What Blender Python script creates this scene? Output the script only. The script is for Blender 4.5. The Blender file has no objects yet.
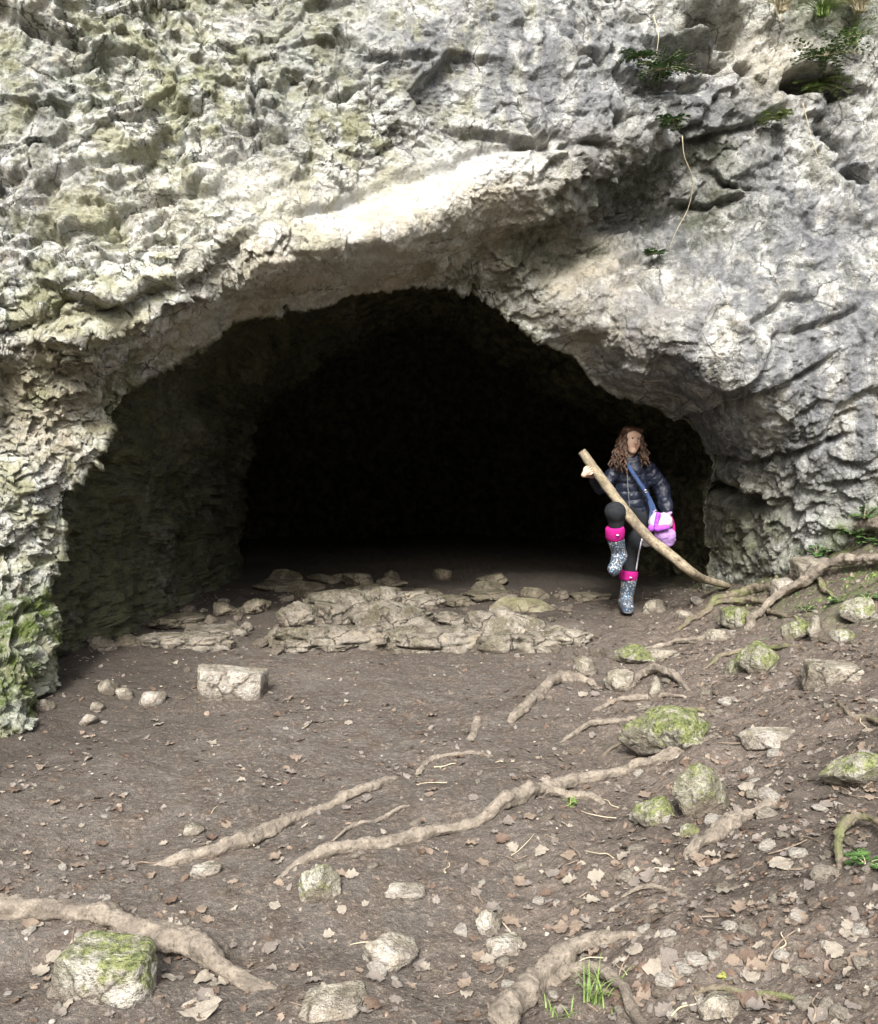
import bpy, math, random
import numpy as np
random.seed(7); RNG = np.random.default_rng(11)
SC = bpy.context.scene; COL = SC.collection
# ------------------------------------------------------------------ camera
FPX, CAMH, PITCH = 900.0, 1.6, math.radians(5.8)
cam = bpy.data.cameras.new('camera'); cam.sensor_fit = 'HORIZONTAL'; cam.sensor_width = 36
cam.lens = FPX*36/878; cam.clip_start = .05; cam.clip_end = 400
co = bpy.data.objects.new('camera', cam); COL.objects.link(co)
co.location = (0, 0, CAMH); co.rotation_euler = (math.pi/2-PITCH, 0, 0); SC.camera = co
def ray(px, py):
    r = (np.asarray(px, float)-439)/FPX; u = (512-np.asarray(py, float))/FPX
    return r, math.cos(PITCH)+u*math.sin(PITCH), -math.sin(PITCH)+u*math.cos(PITCH)
def W(px, py, Y):
    a, b, c = ray(px, py); t = Y/b
    return np.array([a*t, Y, CAMH+c*t])
# ------------------------------------------------------------------ noise
def hsh(ix, iy, iz, seed):
    with np.errstate(over='ignore'):
        h = (ix.astype(np.uint32)*np.uint32(374761393)) ^ (iy.astype(np.uint32)*np.uint32(668265263)) ^ (iz.astype(np.uint32)*np.uint32(2246822519)) ^ np.uint32((seed*3266489917) & 0xffffffff)
        h = (h ^ (h >> np.uint32(15)))*np.uint32(2246822507)
        h = (h ^ (h >> np.uint32(13)))*np.uint32(3266489909)
        return h ^ (h >> np.uint32(16))
def h01(h, k):
    with np.errstate(over='ignore'):
        g = (h + np.uint32((k*2654435761) & 0xffffffff)); g = (g ^ (g >> np.uint32(16)))*np.uint32(73244475); g = g ^ (g >> np.uint32(15))
    return (g & np.uint32(0xffff)).astype(np.float32)/65535.0
def noise(p, seed=0):
    f = np.floor(p); i = f.astype(np.int64); t = p-f; t = t*t*t*(t*(t*6-15)+10); r = 0
    for a in (0, 1):
        wa = t[:, 0] if a else 1-t[:, 0]
        for b in (0, 1):
            wb = t[:, 1] if b else 1-t[:, 1]
            for c in (0, 1):
                wc = t[:, 2] if c else 1-t[:, 2]
                r = r + wa*wb*wc*h01(hsh(i[:, 0]+a, i[:, 1]+b, i[:, 2]+c, seed), 1)
    return r*2-1
def fbm(p, octv=4, seed=0, gain=.5):
    a, s, r = 1., 0., 0.
    for k in range(octv):
        r = r + a*noise(p*(2.03**k)+k*17.3, seed+k); s += a; a *= gain
    return r/s*1.6
def facet(p, seed=0, a=.55, tilt=1., mode=-1):
    """continuous facets: envelope of one tilted shallow bowl per cell"""
    f = np.floor(p); i = f.astype(np.int64); best = None
    for dx in (-1, 0, 1):
        for dy in (-1, 0, 1):
            for dz in (-1, 0, 1):
                h = hsh(i[:, 0]+dx, i[:, 1]+dy, i[:, 2]+dz, seed)
                qx = p[:, 0]-(f[:, 0]+dx+h01(h, 1)); qy = p[:, 1]-(f[:, 1]+dy+h01(h, 2)); qz = p[:, 2]-(f[:, 2]+dz+h01(h, 3))
                v = a*(qx*qx+qy*qy+qz*qz)+tilt*((h01(h, 4)-.5)*qx+(h01(h, 5)-.5)*qy+(h01(h, 6)-.5)*qz)+(h01(h, 7)-.5)*.5
                best = v if best is None else np.minimum(best, v)
    return -mode*-1*best if mode < 0 else best
def chips(p, seed=0, tilt=1., off=.5):
    """broken blocks: every cell is one tilted flat face with a step to its neighbours"""
    f = np.floor(p); i = f.astype(np.int64); best = np.full(len(p), 1e9, np.float32); val = np.zeros(len(p), np.float32)
    for dx in (-1, 0, 1):
        for dy in (-1, 0, 1):
            for dz in (-1, 0, 1):
                h = hsh(i[:, 0]+dx, i[:, 1]+dy, i[:, 2]+dz, seed)
                qx = p[:, 0]-(f[:, 0]+dx+h01(h, 1)); qy = p[:, 1]-(f[:, 1]+dy+h01(h, 2)); qz = p[:, 2]-(f[:, 2]+dz+h01(h, 3))
                d = np.abs(qx)+np.abs(qy)+np.abs(qz)*1.1; m = d < best; best[m] = d[m]
                v = (h01(h, 7)-.5)*2*off+tilt*((h01(h, 4)-.5)*qx+(h01(h, 5)-.5)*qy+(h01(h, 6)-.70)*qz); val[m] = v[m]
    return val
def sstep(a, b, x):
    t = np.clip((x-a)/(b-a), 0, 1); return t*t*(3-2*t)
# ------------------------------------------------------------------ meshes, tags
def mesh_np(name, v, faces, mat=None, smooth=True, cols=None):
    me = bpy.data.meshes.new(name); v = np.asarray(v, np.float32); faces = np.asarray(faces, np.int32)
    k = faces.shape[1]; n = len(faces)
    me.vertices.add(len(v)); me.vertices.foreach_set('co', v.ravel())
    me.loops.add(n*k); me.loops.foreach_set('vertex_index', faces.ravel())
    me.polygons.add(n); me.polygons.foreach_set('loop_start', np.arange(0, n*k, k, dtype=np.int32))
    me.polygons.foreach_set('loop_total', np.full(n, k, dtype=np.int32))
    me.update(calc_edges=True); me.validate()
    if smooth: me.polygons.foreach_set('use_smooth', np.ones(n, dtype=bool))
    for cn, c in (cols or {}).items():
        at = me.attributes.new(cn, 'FLOAT', 'POINT'); at.data.foreach_set('value', np.asarray(c, np.float32))
    if mat: me.materials.append(mat)
    return me
def link(name, me, parent=None, loc=(0, 0, 0), rot=(0, 0, 0), scale=(1, 1, 1)):
    o = bpy.data.objects.new(name, me); COL.objects.link(o); o.location = loc; o.rotation_euler = rot; o.scale = scale
    if parent: o.parent = parent
    return o
def tag(o, label=None, cat=None, group=None, kind=None):
    if label: o['label'] = label
    if cat: o['category'] = cat
    if group: o['group'] = group
    if kind: o['kind'] = kind
    return o
def grid_faces(n, m):
    a = (np.arange(n-1)[:, None]*m+np.arange(m-1)[None, :]).ravel()
    return np.stack([a, a+1, a+m+1, a+m], 1)
# ------------------------------------------------------------------ materials
class N:
    def __init__(s, name, rough=.85, spec=.3):
        s.m = bpy.data.materials.new(name); s.m.use_nodes = True; s.t = s.m.node_tree
        s.b = s.t.nodes['Principled BSDF']; s.b.inputs['Roughness'].default_value = rough
        s.b.inputs['Specular IOR Level'].default_value = spec
    def n(s, ty, ins=None, **pr):
        nd = s.t.nodes.new('ShaderNode'+ty)
        for k, v in pr.items(): setattr(nd, k, v)
        for k, v in (ins or {}).items(): s.put(nd.inputs[k], v)
        return nd
    def put(s, inp, v):
        if isinstance(v, bpy.types.NodeSocket): s.t.links.new(v, inp)
        elif isinstance(v, bpy.types.Node): s.t.links.new(v.outputs[0], inp)
        else:
            if isinstance(v, tuple) and len(v) == 3 and inp.type == 'RGBA': v = v+(1,)
            inp.default_value = v
    def co(s): return s.n('TexCoord').outputs['Object']
    def noise(s, c, sc, det=5, rough=.6, dist=0): return s.n('TexNoise', {'Vector': c, 'Scale': sc, 'Detail': float(det), 'Roughness': rough, 'Distortion': dist}).outputs[0]
    def mapr(s, v, a, b, c=0., d=1.): return s.n('MapRange', {0: v, 1: a, 2: b, 3: c, 4: d}).outputs[0]
    def math(s, op, a, b=0.): return s.n('Math', {0: a, 1: b}, operation=op).outputs[0]
    def mix(s, f, a, b, bt='MIX'):
        nd = s.n('Mix', data_type='RGBA', blend_type=bt); s.put(nd.inputs[0], f); s.put(nd.inputs[6], a); s.put(nd.inputs[7], b)
        return nd.outputs[2]
    def att(s, nm): return s.n('Attribute', attribute_name=nm).outputs['Fac']
    def scl(s, c, v): return s.n('VectorMath', {0: c, 1: v}, operation='MULTIPLY').outputs[0]
    def facet(s, c, sc):
        v = s.n('TexVoronoi', {'Vector': c, 'Scale': sc})
        d = s.n('VectorMath', {0: c, 1: v.outputs['Position']}, operation='SUBTRACT').outputs[0]
        g = s.n('VectorMath', {0: v.outputs['Color'], 1: (.5, .5, .5)}, operation='SUBTRACT').outputs[0]
        dt = s.n('VectorMath', {0: d, 1: g}, operation='DOT_PRODUCT').outputs['Value']
        return s.math('MULTIPLY', dt, sc)
    def bump(s, h, st, dist, prev=None):
        nd = s.n('Bump', {'Height': h, 'Strength': st, 'Distance': dist})
        if prev: s.put(nd.inputs['Normal'], prev)
        return nd.outputs[0]
    def fin(s, col, nrm=None, rough=None):
        s.put(s.b.inputs['Base Color'], col)
        if nrm: s.put(s.b.inputs['Normal'], nrm)
        if rough is not None: s.put(s.b.inputs['Roughness'], rough)
        return s.m
def rock_mat(name, dark=(.15, .15, .135), mid=(.38, .375, .33), lite=(.66, .67, .635), attrs=True, mossbase=0., wet=0.):
    m = N(name, .9, .25); c = m.co()
    warp = m.n('VectorMath', {0: c, 1: m.scl(m.n('TexNoise', {'Vector': c, 'Scale': 3., 'Detail': 1.}).outputs[1], (.12, .12, .12))}, operation='ADD').outputs[0]
    n1 = m.noise(c, 1.7, 4, .62); n2 = m.noise(warp, 9, 5, .7); n3 = m.noise(c, 45, 4, .75); n4 = m.noise(c, 4.2, 3, .65)
    col = m.mix(m.mapr(n1, .40, .56), dark, mid)
    col = m.mix(m.mapr(m.math('ADD', m.math('MULTIPLY', n2, .65), m.math('MULTIPLY', n4, .35)), .46, .56), col, lite)
    col = m.mix(m.mapr(n4, .56, .66, 0, .5), col, (.36, .30, .20))
    # every chip of stone has its own tone, with thin dirty cracks between the larger blocks
    wc = m.n('VectorMath', {0: warp, 1: m.scl(m.n('TexNoise', {'Vector': c, 'Scale': 22., 'Detail': 2.}).outputs[1], (.05, .05, .05))}, operation='ADD').outputs[0]
    vc = m.n('SeparateColor', {0: m.n('TexVoronoi', {'Vector': wc, 'Scale': 11.}).outputs['Color']})
    col = m.mix(m.mapr(vc.outputs[0], .55, 1., 0., .55), col, lite); col = m.mix(m.mapr(vc.outputs[1], .6, 1., 0., .5), col, dark)
    ve = m.n('TexVoronoi', {'Vector': wc, 'Scale': 3.6}, feature='DISTANCE_TO_EDGE').outputs['Distance']
    col = m.mix(m.math('MULTIPLY', m.mapr(ve, .004, .034, .95, 0.), m.mapr(n4, .43, .50)), col, tuple(x*.3 for x in dark))
    # lichen speckle: white crusts and black dots
    col = m.mix(m.mapr(n3, .56, .66, 0., .7), col, tuple(min(x*1.15, .8) for x in lite))
    col = m.mix(m.mapr(n3, .34, .43, .8, 0.), col, tuple(x*.45 for x in dark))
    gr = m.mapr(n4, .40, .56, .5 if attrs else .12, 0.)
    if attrs: gr = m.math('MULTIPLY', gr, m.mapr(m.n('SeparateXYZ', {0: c}).outputs[0], -.4, 1.4, 1.05, .15))
    col = m.mix(gr, col, (.29, .29, .13))
    if attrs:
        st = m.noise(m.scl(warp, (3.2, 3.2, .6)), 1.6, 4, .7)
        col = m.mix(m.math('MULTIPLY', m.att('streak'), m.mapr(st, .37, .55, 0.12, .9)), col, m.mix(m.mapr(n2, .35, .65), (.085, .09, .10), (.245, .25, .26)))
        col = m.mix(m.math('MULTIPLY', m.att('tan'), m.mapr(n2, .25, .65, .95, .55)), col, m.mix(n1, (.36, .305, .21), (.66, .60, .48)))
        col = m.mix(m.math('MULTIPLY', m.att('pale'), m.mapr(n2, .3, .7, 1., .6)), col, (.56, .56, .535))
        col = m.mix(m.math('MULTIPLY', m.att('recess_dark'), m.mapr(n2, .35, .6, 1., .6)), col, m.mix(n3, (.045, .05, .035), (.12, .125, .085)))
        mk = m.math('MULTIPLY', m.att('moss'), m.mapr(n2, .36, .56))
        col = m.mix(mk, col, m.mix(n3, (.035, .055, .012), (.15, .19, .055)))
        col = m.mix(m.att('cave'), col, m.mix(m.mapr(n2, .4, .62), (.034, .036, .019), (.15, .138, .082)))  # shade of the interior laid in as colour
    elif mossbase > 0:
        up = m.n('SeparateXYZ', {0: m.n('NewGeometry').outputs['Normal']}).outputs[2]
        mk = m.math('MULTIPLY', m.mapr(m.math('ADD', up, m.mapr(m.noise(c, 9, 5, .75), .3, .7, -1.5, 1.5)), .45-mossbase, 1.15-mossbase), .9)
        col = m.mix(mk, col, m.mix(m.mapr(n3, .4, .6), (.075, .095, .028), (.25, .28, .095)))
    if not attrs:   # soil caught round the foot of a loose stone
        zz = m.n('SeparateXYZ', {0: c}).outputs[2]
        col = m.mix(m.mapr(m.math('ADD', zz, m.mapr(n2, .3, .7, -.05, .05)), -.05, .03, .85, 0.), col, (.13, .105, .083))
    h = m.math('ADD', m.math('MULTIPLY', m.facet(c, 26.), .018), m.math('MULTIPLY', n2, .05))
    h = m.math('ADD', h, m.math('MULTIPLY', n3, .022)); h = m.math('ADD', h, m.math('MULTIPLY', m.facet(c, 70.), .006))
    b = m.bump(h, 1., 1.)
    return m.fin(col, b)
M = {}
M['cliff'] = rock_mat('cliff_rock')
M['rock'] = rock_mat('stone', (.14, .12, .095), (.26, .23, .185), (.42, .385, .32), attrs=False)
M['rock_moss'] = rock_mat('mossy_stone', (.14, .13, .10), (.27, .26, .20), (.44, .42, .35), attrs=False, mossbase=.32)
M['rock_some'] = rock_mat('slightly_mossy_stone', (.18, .165, .13), (.34, .325, .27), (.52, .50, .44), attrs=False, mossbase=.06)
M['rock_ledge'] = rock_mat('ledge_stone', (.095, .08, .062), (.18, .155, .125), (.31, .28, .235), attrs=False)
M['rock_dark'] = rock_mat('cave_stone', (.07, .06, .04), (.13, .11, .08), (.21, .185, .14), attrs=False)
M['rock_olive'] = rock_mat('olive_stone', (.19, .175, .10), (.26, .24, .15), (.32, .30, .20), attrs=False)
M['rock_pale'] = rock_mat('pale_stone', (.25, .22, .175), (.38, .34, .29), (.52, .485, .43), attrs=False)
def dirt():
    m = N('trodden_earth', .93, .2); c = m.co()
    n1 = m.noise(c, .9, 3, .6); n2 = m.noise(c, 7, 5, .7); n3 = m.noise(c, 40, 5, .75); n4 = m.noise(c, 120, 2, .6)
    col = m.mix(m.mapr(n1, .35, .65), (.098, .086, .074), (.15, .134, .118))
    col = m.mix(m.mapr(n2, .4, .65, 0, .85), col, (.105, .080, .062))
    col = m.mix(m.att('rough'), col, m.mix(m.mapr(n2, .35, .6), (.10, .080, .065), (.155, .129, .108)))
    col = m.mix(m.mapr(n3, .52, .66, 0, .75), col, (.27, .225, .185))
    col = m.mix(m.mapr(n3, .33, .43, .8, 0), col, (.055, .042, .033))
    col = m.mix(m.mapr(n4, .62, .72, 0, .6), col, (.42, .37, .30))
    col = m.mix(m.math('MULTIPLY', m.att('damp_shade'), .75), col, (.05, .042, .034))
    col = m.mix(m.math('MULTIPLY', m.att('moss'), m.mapr(n2, .42, .58)), col, m.mix(n3, (.05, .09, .02), (.2, .26, .07)))
    col = m.mix(m.att('far'), col, m.mix(n2, (.04, .06, .02), (.09, .07, .04)))
    h = m.math('ADD', m.math('MULTIPLY', n2, .05), m.math('MULTIPLY', n3, .03)); h = m.math('ADD', h, m.math('MULTIPLY', m.facet(c, 38.), .005)); h = m.math('ADD', h, m.math('MULTIPLY', n4, .006))
    b = m.bump(h, .8, 1.)
    return m.fin(col, b)
M['dirt'] = dirt()
def bark(name, a, b_, moss=0.):
    m = N(name, .85, .3); c = m.co(); n2 = m.noise(c, 16, 7, .7); n3 = m.noise(c, 70, 6, .7)
    col = m.mix(m.mapr(n2, .38, .62), a, b_); col = m.mix(m.mapr(n3, .35, .46, .7, 0), col, tuple(x*.35 for x in a))
    col = m.mix(m.mapr(n3, .58, .7, 0, .6), col, tuple(min(x*1.5, .8) for x in b_))
    col = m.mix(m.mapr(m.noise(c, 5, 4, .7), .52, .64, 0, .5), col, (.12, .098, .08))
    if moss: col = m.mix(m.mapr(m.noise(c, 7, 5, .6), .5, .6, 0, moss), col, (.15, .19, .05))
    bb = m.bump(n2, .6, .03); bb = m.bump(n3, .8, .01, bb)
    return m.fin(col, bb)
M['root'] = bark('root_bark', (.165, .140, .110), (.32, .275, .22))
M['root_dark'] = bark('dark_root_bark', (.13, .105, .075), (.25, .21, .155), .5)
M['stick'] = bark('stick_wood', (.19, .155, .105), (.42, .355, .245))
def plain(name, a, b_, sc=30., rough=.8, bump=.3, spec=.3, bd=.01):
    m = N(name, rough, spec); c = m.co(); n = m.noise(c, sc, 5, .65)
    return m.fin(m.mix(m.mapr(n, .35, .65), a, b_), m.bump(n, bump, bd) if bump else None)
M['leaf_a'] = plain('dry_leaf', (.15, .112, .082), (.27, .215, .165), 25)
M['leaf_b'] = plain('pale_dry_leaf', (.20, .172, .135), (.34, .305, .25), 25)
M['leaf_c'] = plain('dark_wet_leaf', (.08, .055, .038), (.17, .12, .09), 25, .55)
M['leaf_d'] = plain('grey_leaf', (.13, .112, .096), (.22, .19, .165), 25)
M['leaf_y'] = plain('yellow_leaf', (.24, .25, .05), (.36, .36, .11), 25)
M['green'] = plain('fresh_leaf', (.035, .085, .02), (.09, .17, .045), 20, .5)
M['green2'] = plain('grass_blade', (.10, .17, .04), (.24, .32, .10), 20, .6)
M['straw'] = plain('dry_stem', (.36, .31, .20), (.55, .49, .36), 20, .8)
M['pebble'] = plain('pebble', (.15, .13, .105), (.30, .27, .22), 2.2, .9, .6, .2, .15)
M['pebble_pale'] = plain('pale_pebble', (.24, .215, .18), (.44, .41, .36), 2.2, .9, .6, .2, .15)
M['pebble_dull'] = plain('dull_pebble', (.09, .075, .058), (.20, .17, .135), 2.2, .9, .6, .2, .15)
M['mossm'] = plain('moss', (.04, .075, .012), (.20, .26, .06), 40, .95, .8, .1, .02)
M['twig'] = plain('twig_bark', (.14, .10, .07), (.30, .24, .18), 40)
# ------------------------------------------------------------------ ground
def gh0(x, y):
    x = np.asarray(x, float); y = np.asarray(y, float)
    x0 = .25+np.clip((y-2.8)/4.7, -.3, 1.4)*1.4
    d = np.maximum(0, x-x0); g = .25*(np.sqrt(d*d+.04)-.2)*np.clip(1.6-x*.08, .3, 1.2)/1.2
    g = g*1.15*sstep(60, 6, np.abs(x))
    # bank piled against the foot of the cliff on the right
    g = g+.42*sstep(2.35, 3.5, x)*sstep(5.3, 6.5, y)*sstep(30, 8, x)
    g = g+.06*sstep(-1.5, -3.0, x)*sstep(3.2, 5, y)
    g = g-.05*sstep(7.9, 9.5, y)
    # unseen rise behind the viewer, added to cut low skylight
    g = g+.5*np.maximum(0, -y-7)*sstep(-7, -12, y)
    return g
def gh(x, y, full=True):
    x = np.atleast_1d(np.asarray(x, float)); y = np.atleast_1d(np.asarray(y, float))
    g = gh0(x, y); p = np.stack([x, y, 0*x], 1)
    rough = groughness(x, y)
    g = g+.035*fbm(p*.9, 3, 3)+(.012+.03*rough)*fbm(p*3.3, 3, 5)
    if full: g = g+(.004+.010*rough)*fbm(p*14, 4, 9, .6)
    g = g+.08*np.exp(-((y-7.1)/.45)**4)*sstep(.75, .3, x)*sstep(-2.6, -1.6, x)*(.6+.5*fbm(p*2.7, 2, 77))
    # hollow undercut by the big root bottom left
    g = g-.05*np.exp(-(((x+1.15)/.45)**2+((y-2.55)/.13)**2))
    return g
def groughness(x, y):
    x0 = .1+np.clip((y-2.8)/4.7, -.3, 1.4)*1.3
    return .25+.75*sstep(-.5, .8, x-x0)
def hit(px, py):
    a, b, c = ray(px, py); Y = np.arange(1.2, 14, .012); t = Y/b
    z = CAMH+c*t; g = gh(a*t, Y, True); k = np.argmax(z < g)
    if not (z < g).any(): k = 500
    return np.array([a*t[k], Y[k], g[k]])
def axis(segs):
    out = []
    for a, b, st in segs: out += list(np.arange(a, b, st))
    return np.array(out+[segs[-1][1]])
gx = axis([(-70, -14, 4), (-14, -4.4, .4), (-4.4, 4.6, .0145), (4.6, 14, .4), (14, 70, 4)])
gy = axis([(-70, -10, 3), (-10, 1.5, .4), (1.5, 4.2, .0125), (4.2, 8.6, .018), (8.6, 14, .1), (14, 70, 4)])
X, Y = np.meshgrid(gx, gy); xf, yf = X.ravel(), Y.ravel()
zf = gh(xf, yf)
P3 = np.stack([xf, yf, 0*xf], 1)
near = (np.abs(xf) < 6) & (yf > 1) & (yf < 11)
lump = np.zeros_like(zf); pn = P3[near]
rg = groughness(xf, yf)
lump[near] = -(facet(pn*np.array([11, 11, 11]), 21, .9, .7))*.006*(.35+.9*rg[near])+.006*rg[near]*fbm(pn*34, 3, 33, .6)
zf = zf+lump-.03*0
damp_shade = np.clip(sstep(.15, .6, fbm(P3*.7+5, 3, 41))*.6+sstep(-.9, -2.2, xf)*sstep(3.0, 4.6, yf)*.9+sstep(6.6, 8.2, yf), 0, 1)*sstep(1.2, 2.0, yf)  # damp patches and left edge; cave floor shade painted in
gmoss = sstep(2.0, 3.1, xf)*sstep(4.6, 6.2, yf)*.75
far = np.clip(sstep(9, 20, np.abs(xf))+sstep(-2, -8, yf), 0, 1)
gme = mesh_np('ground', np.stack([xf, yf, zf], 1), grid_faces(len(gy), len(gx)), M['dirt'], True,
              {'rough': sstep(.25, 1, rg), 'damp_shade': damp_shade, 'moss': gmoss, 'far': far})
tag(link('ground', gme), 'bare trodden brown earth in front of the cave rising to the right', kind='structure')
# ------------------------------------------------------------------ cliff
OPEN = [(66, 760, 5.3), (62, 700, 5.3), (58, 640, 5.35), (56, 585, 5.4), (60, 530, 5.42), (68, 490, 5.45), (96, 462, 5.5), (108, 425, 5.58), (122, 398, 5.66), (160, 368, 5.78), (200, 340, 5.92),
        (240, 322, 6.08), (280, 311, 6.22), (325, 306, 6.36), (352, 296, 6.48), (395, 286, 6.6), (435, 284, 6.7), (480, 300, 6.85), (530, 330, 6.95),
        (575, 360, 7.1), (600, 386, 7.25), (650, 405, 7.4), (690, 426, 7.5), (708, 455, 7.6), (706, 500, 7.85), (703, 545, 7.95), (706, 590, 7.95), (706, 660, 7.95)]
CTRL = [(-60, -40, 5.4), (0, 0, 5.55), (200, -10, 5.9), (440, -10, 6.3), (650, -20, 6.9), (878, -20, 7.0), (960, -60, 7.2), (100, 100, 5.55), (300, 90, 5.95), (520, 60, 6.25),
        (0, 180, 5.35), (150, 200, 5.45), (250, 150, 5.7), (380, 100, 6.0), (330, 180, 5.8),
        (-60, 345, 4.9), (0, 335, 5.08), (100, 326, 5.15), (170, 305, 5.3), (270, 262, 5.45), (325, 248, 5.52), (365, 240, 5.62), (405, 230, 5.72), (455, 208, 5.9), (430, 168, 6.08), (350, 205, 5.82), (385, 188, 5.95), (490, 190, 6.08), (490, 142, 6.16), (560, 180, 6.3), (560, 130, 6.28), (640, 145, 6.55), (720, 130, 6.8),
        (-60, 380, 5.15), (0, 375, 5.2), (90, 370, 5.33), (190, 328, 5.6), (310, 280, 5.95), (400, 262, 6.22), (480, 235, 6.42), (520, 262, 6.65),
        (610, 210, 7.02), (655, 185, 6.98), (560, 255, 6.88), (690, 160, 6.9), (700, 230, 6.95),
        (560, 310, 6.8), (600, 290, 6.75), (640, 330, 6.5), (700, 300, 6.45), (640, 382, 6.88), (700, 380, 6.45), (740, 415, 6.6), (800, 300, 6.45), (870, 250, 6.6), (870, 380, 6.35), (940, 300, 6.3),
        (790, 180, 6.8), (860, 120, 6.95), (790, 60, 6.9),
        (745, 450, 6.95), (780, 450, 6.75), (735, 500, 7.35), (800, 500, 6.75), (730, 560, 7.6), (770, 560, 7.1), (850, 480, 6.45), (860, 560, 6.6), (940, 500, 6.3), (760, 640, 7.3), (860, 660, 6.7),
        (-60, 450, 5.1), (0, 450, 5.2), (40, 430, 5.28), (75, 430, 5.42), (30, 520, 5.2), (0, 560, 5.12), (-60, 560, 5.0), (30, 600, 5.12), (0, 640, 4.8), (-60, 650, 4.6), (45, 650, 5.02), (30, 720, 4.65), (0, 760, 4.5), (60, 740, 5.1)]
pts = np.array([(a/100., c, -b/100.) for a, b, c in OPEN+CTRL])   # bearing, distance, elevation of spots on the rock face
def tps_fit(P, v, lam=.004):
    n = len(P); d = np.sqrt(((P[:, None]-P[None])**2).sum(-1))+1e-9; K = -np.sqrt(d*d+.0225)-lam*np.eye(n)
    A = np.zeros((n+3, n+3)); A[:n, :n] = K; A[:n, n] = 1; A[:n, n+1:] = P; A[n, :n] = 1; A[n+1:, :n] = P.T
    return np.linalg.solve(A, np.concatenate([v, [0, 0, 0]]))
tp_w = tps_fit(pts[:, [0, 2]], pts[:, 1])
def depth(x, z):
    out = np.empty(len(x)); C = pts[:, [0, 2]]
    for s in range(0, len(x), 40000):
        q = np.stack([x[s:s+40000], z[s:s+40000]], 1); d = np.sqrt(((q[:, None]-C[None])**2).sum(-1))+1e-9
        out[s:s+40000] = (-np.sqrt(d*d+.0225))@tp_w[:len(C)]+tp_w[len(C)]+q@tp_w[len(C)+1:]
    return out
def crom(P, n):
    """resampled Catmull-Rom curve"""
    P = np.asarray(P, float); Q = np.vstack([2*P[0]-P[1], P, 2*P[-1]-P[-2]]); o = []
    for i in range(len(P)-1):
        a, b, c, d = Q[i:i+4]
        for t in np.linspace(0, 1, 24, endpoint=False):
            o.append(.5*((2*b)+(-a+c)*t+(2*a-5*b+4*c-d)*t*t+(-a+3*b-3*c+d)*t**3))
    o.append(P[-1]); o = np.array(o); s = np.concatenate([[0], np.cumsum(np.linalg.norm(np.diff(o, axis=0), axis=1))])
    u = np.linspace(0, s[-1], n)
    return np.stack([np.interp(u, s, o[:, k]) for k in range(o.shape[1])], 1)
NT = 1500
tt = np.linspace(0, 1, NT)
O = crom(np.array(OPEN, float), NT)
O[:, 1] += 6*fbm(np.stack([tt*24, 0*tt, 0*tt], 1), 4, 60)*sstep(0, .1, tt)*sstep(1, .9, tt); O[:, 0] += 6*fbm(np.stack([tt*24, 0*tt+9, 0*tt], 1), 4, 61)
Bc = crom(np.array([(-14, 3.2, -.9), (-14, 3.6, 2), (-14, 4.0, 6), (-11, 5.4, 9), (-6, 6.8, 9.4), (0, 7.6, 9.4), (6, 8, 9.4), (11, 8, 9), (14, 7.4, 6), (14, 6.6, 2), (14, 6.0, -.9)]), NT)
mid = crom(np.array([(-70, 800), (-70, 560), (-70, 300), (-60, -60), (200, -70), (450, -70), (700, -70), (950, -70), (955, 200), (955, 420), (955, 560), (955, 800)], float), NT)
S1 = 350; rings = []
for k in np.linspace(0, 1, S1)**1.12:
    q = O[:, :2]*(1-k)+mid*k; Yk = depth(q[:, 0]/100, -q[:, 1]/100); kk = k*12
    if kk < 1: Yk = O[:, 2]*(1-kk)**2+Yk*(1-(1-kk)**2)
    a_, b_, c_ = ray(q[:, 0], q[:, 1]); rings.append(np.stack([a_*Yk/b_, Yk, CAMH+c_*Yk/b_], 1))
rings = np.array(rings)
# soften the kinks of the interpolation
for _ in range(10): rings[1:-1] = (rings[:-2]+2*rings[1:-1]+rings[2:])/4; rings[:, 1:-1] = (rings[:, :-2]+2*rings[:, 1:-1]+rings[:, 2:])/4
mw = rings[-1]; ext_ = [mw*(1-k)+Bc*k for k in np.linspace(0, 1, 34)[1:]**1.3]
outer = np.concatenate([rings, np.array(ext_)]); O = rings[0].copy(); nr = len(outer)
# cap: plateau behind the brow
cap = []
for d in (1.5, 5, 14, 40): c = outer[-1].copy(); c[:, 1] += d; c[:, 2] += np.where(c[:, 2] > 5, .12*d, 0); cap.append(c)
outer = np.concatenate([outer, np.array(cap)])
# inside
IN = []
cx, cz = .1, -.7
D_ = np.concatenate([np.linspace(0, 1, 150)[1:]**1.5*4.6, np.linspace(4.6, 6.2, 50)[1:]])
lft = sstep(.35, .1, tt)
for d in D_:
    s = np.interp(d, [0, .25, 1.2, 3.0, 3.6, 4.6, 6.2], [1, 1.07, 1.02, .93, .95, .98, .02]) if d > 0 else 1
    if d > 4.6: s = .98*math.sqrt(max(0, 1-((d-4.6)/1.6)**2))+.004; cz = -.7
    sx = s*np.ones(NT)+lft*.22*sstep(3.2, 3.5, d)*(1 if d < 4.6 else s)
    q = O.copy(); q[:, 0] = cx+(O[:, 0]-cx)*sx; q[:, 2] = cz+(O[:, 2]-cz)*s+.25*sstep(0, 1.5, d)*np.clip(O[:, 2]-1, 0, 1.4)*s
    k = sstep(0, 4.6, d); q[:, 1] = O[:, 1]*(1-k)+6.9*k+d*1.0
    IN.append(q)
IN = np.array(IN[::-1])
allr = np.concatenate([IN, outer]); nin = len(IN); nall = len(allr)
def gnormals(A):
    du = np.gradient(A, axis=1); dv = np.gradient(A, axis=0); n = np.cross(du, dv); n /= np.linalg.norm(n, axis=2, keepdims=True)+1e-9
    return n
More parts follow.
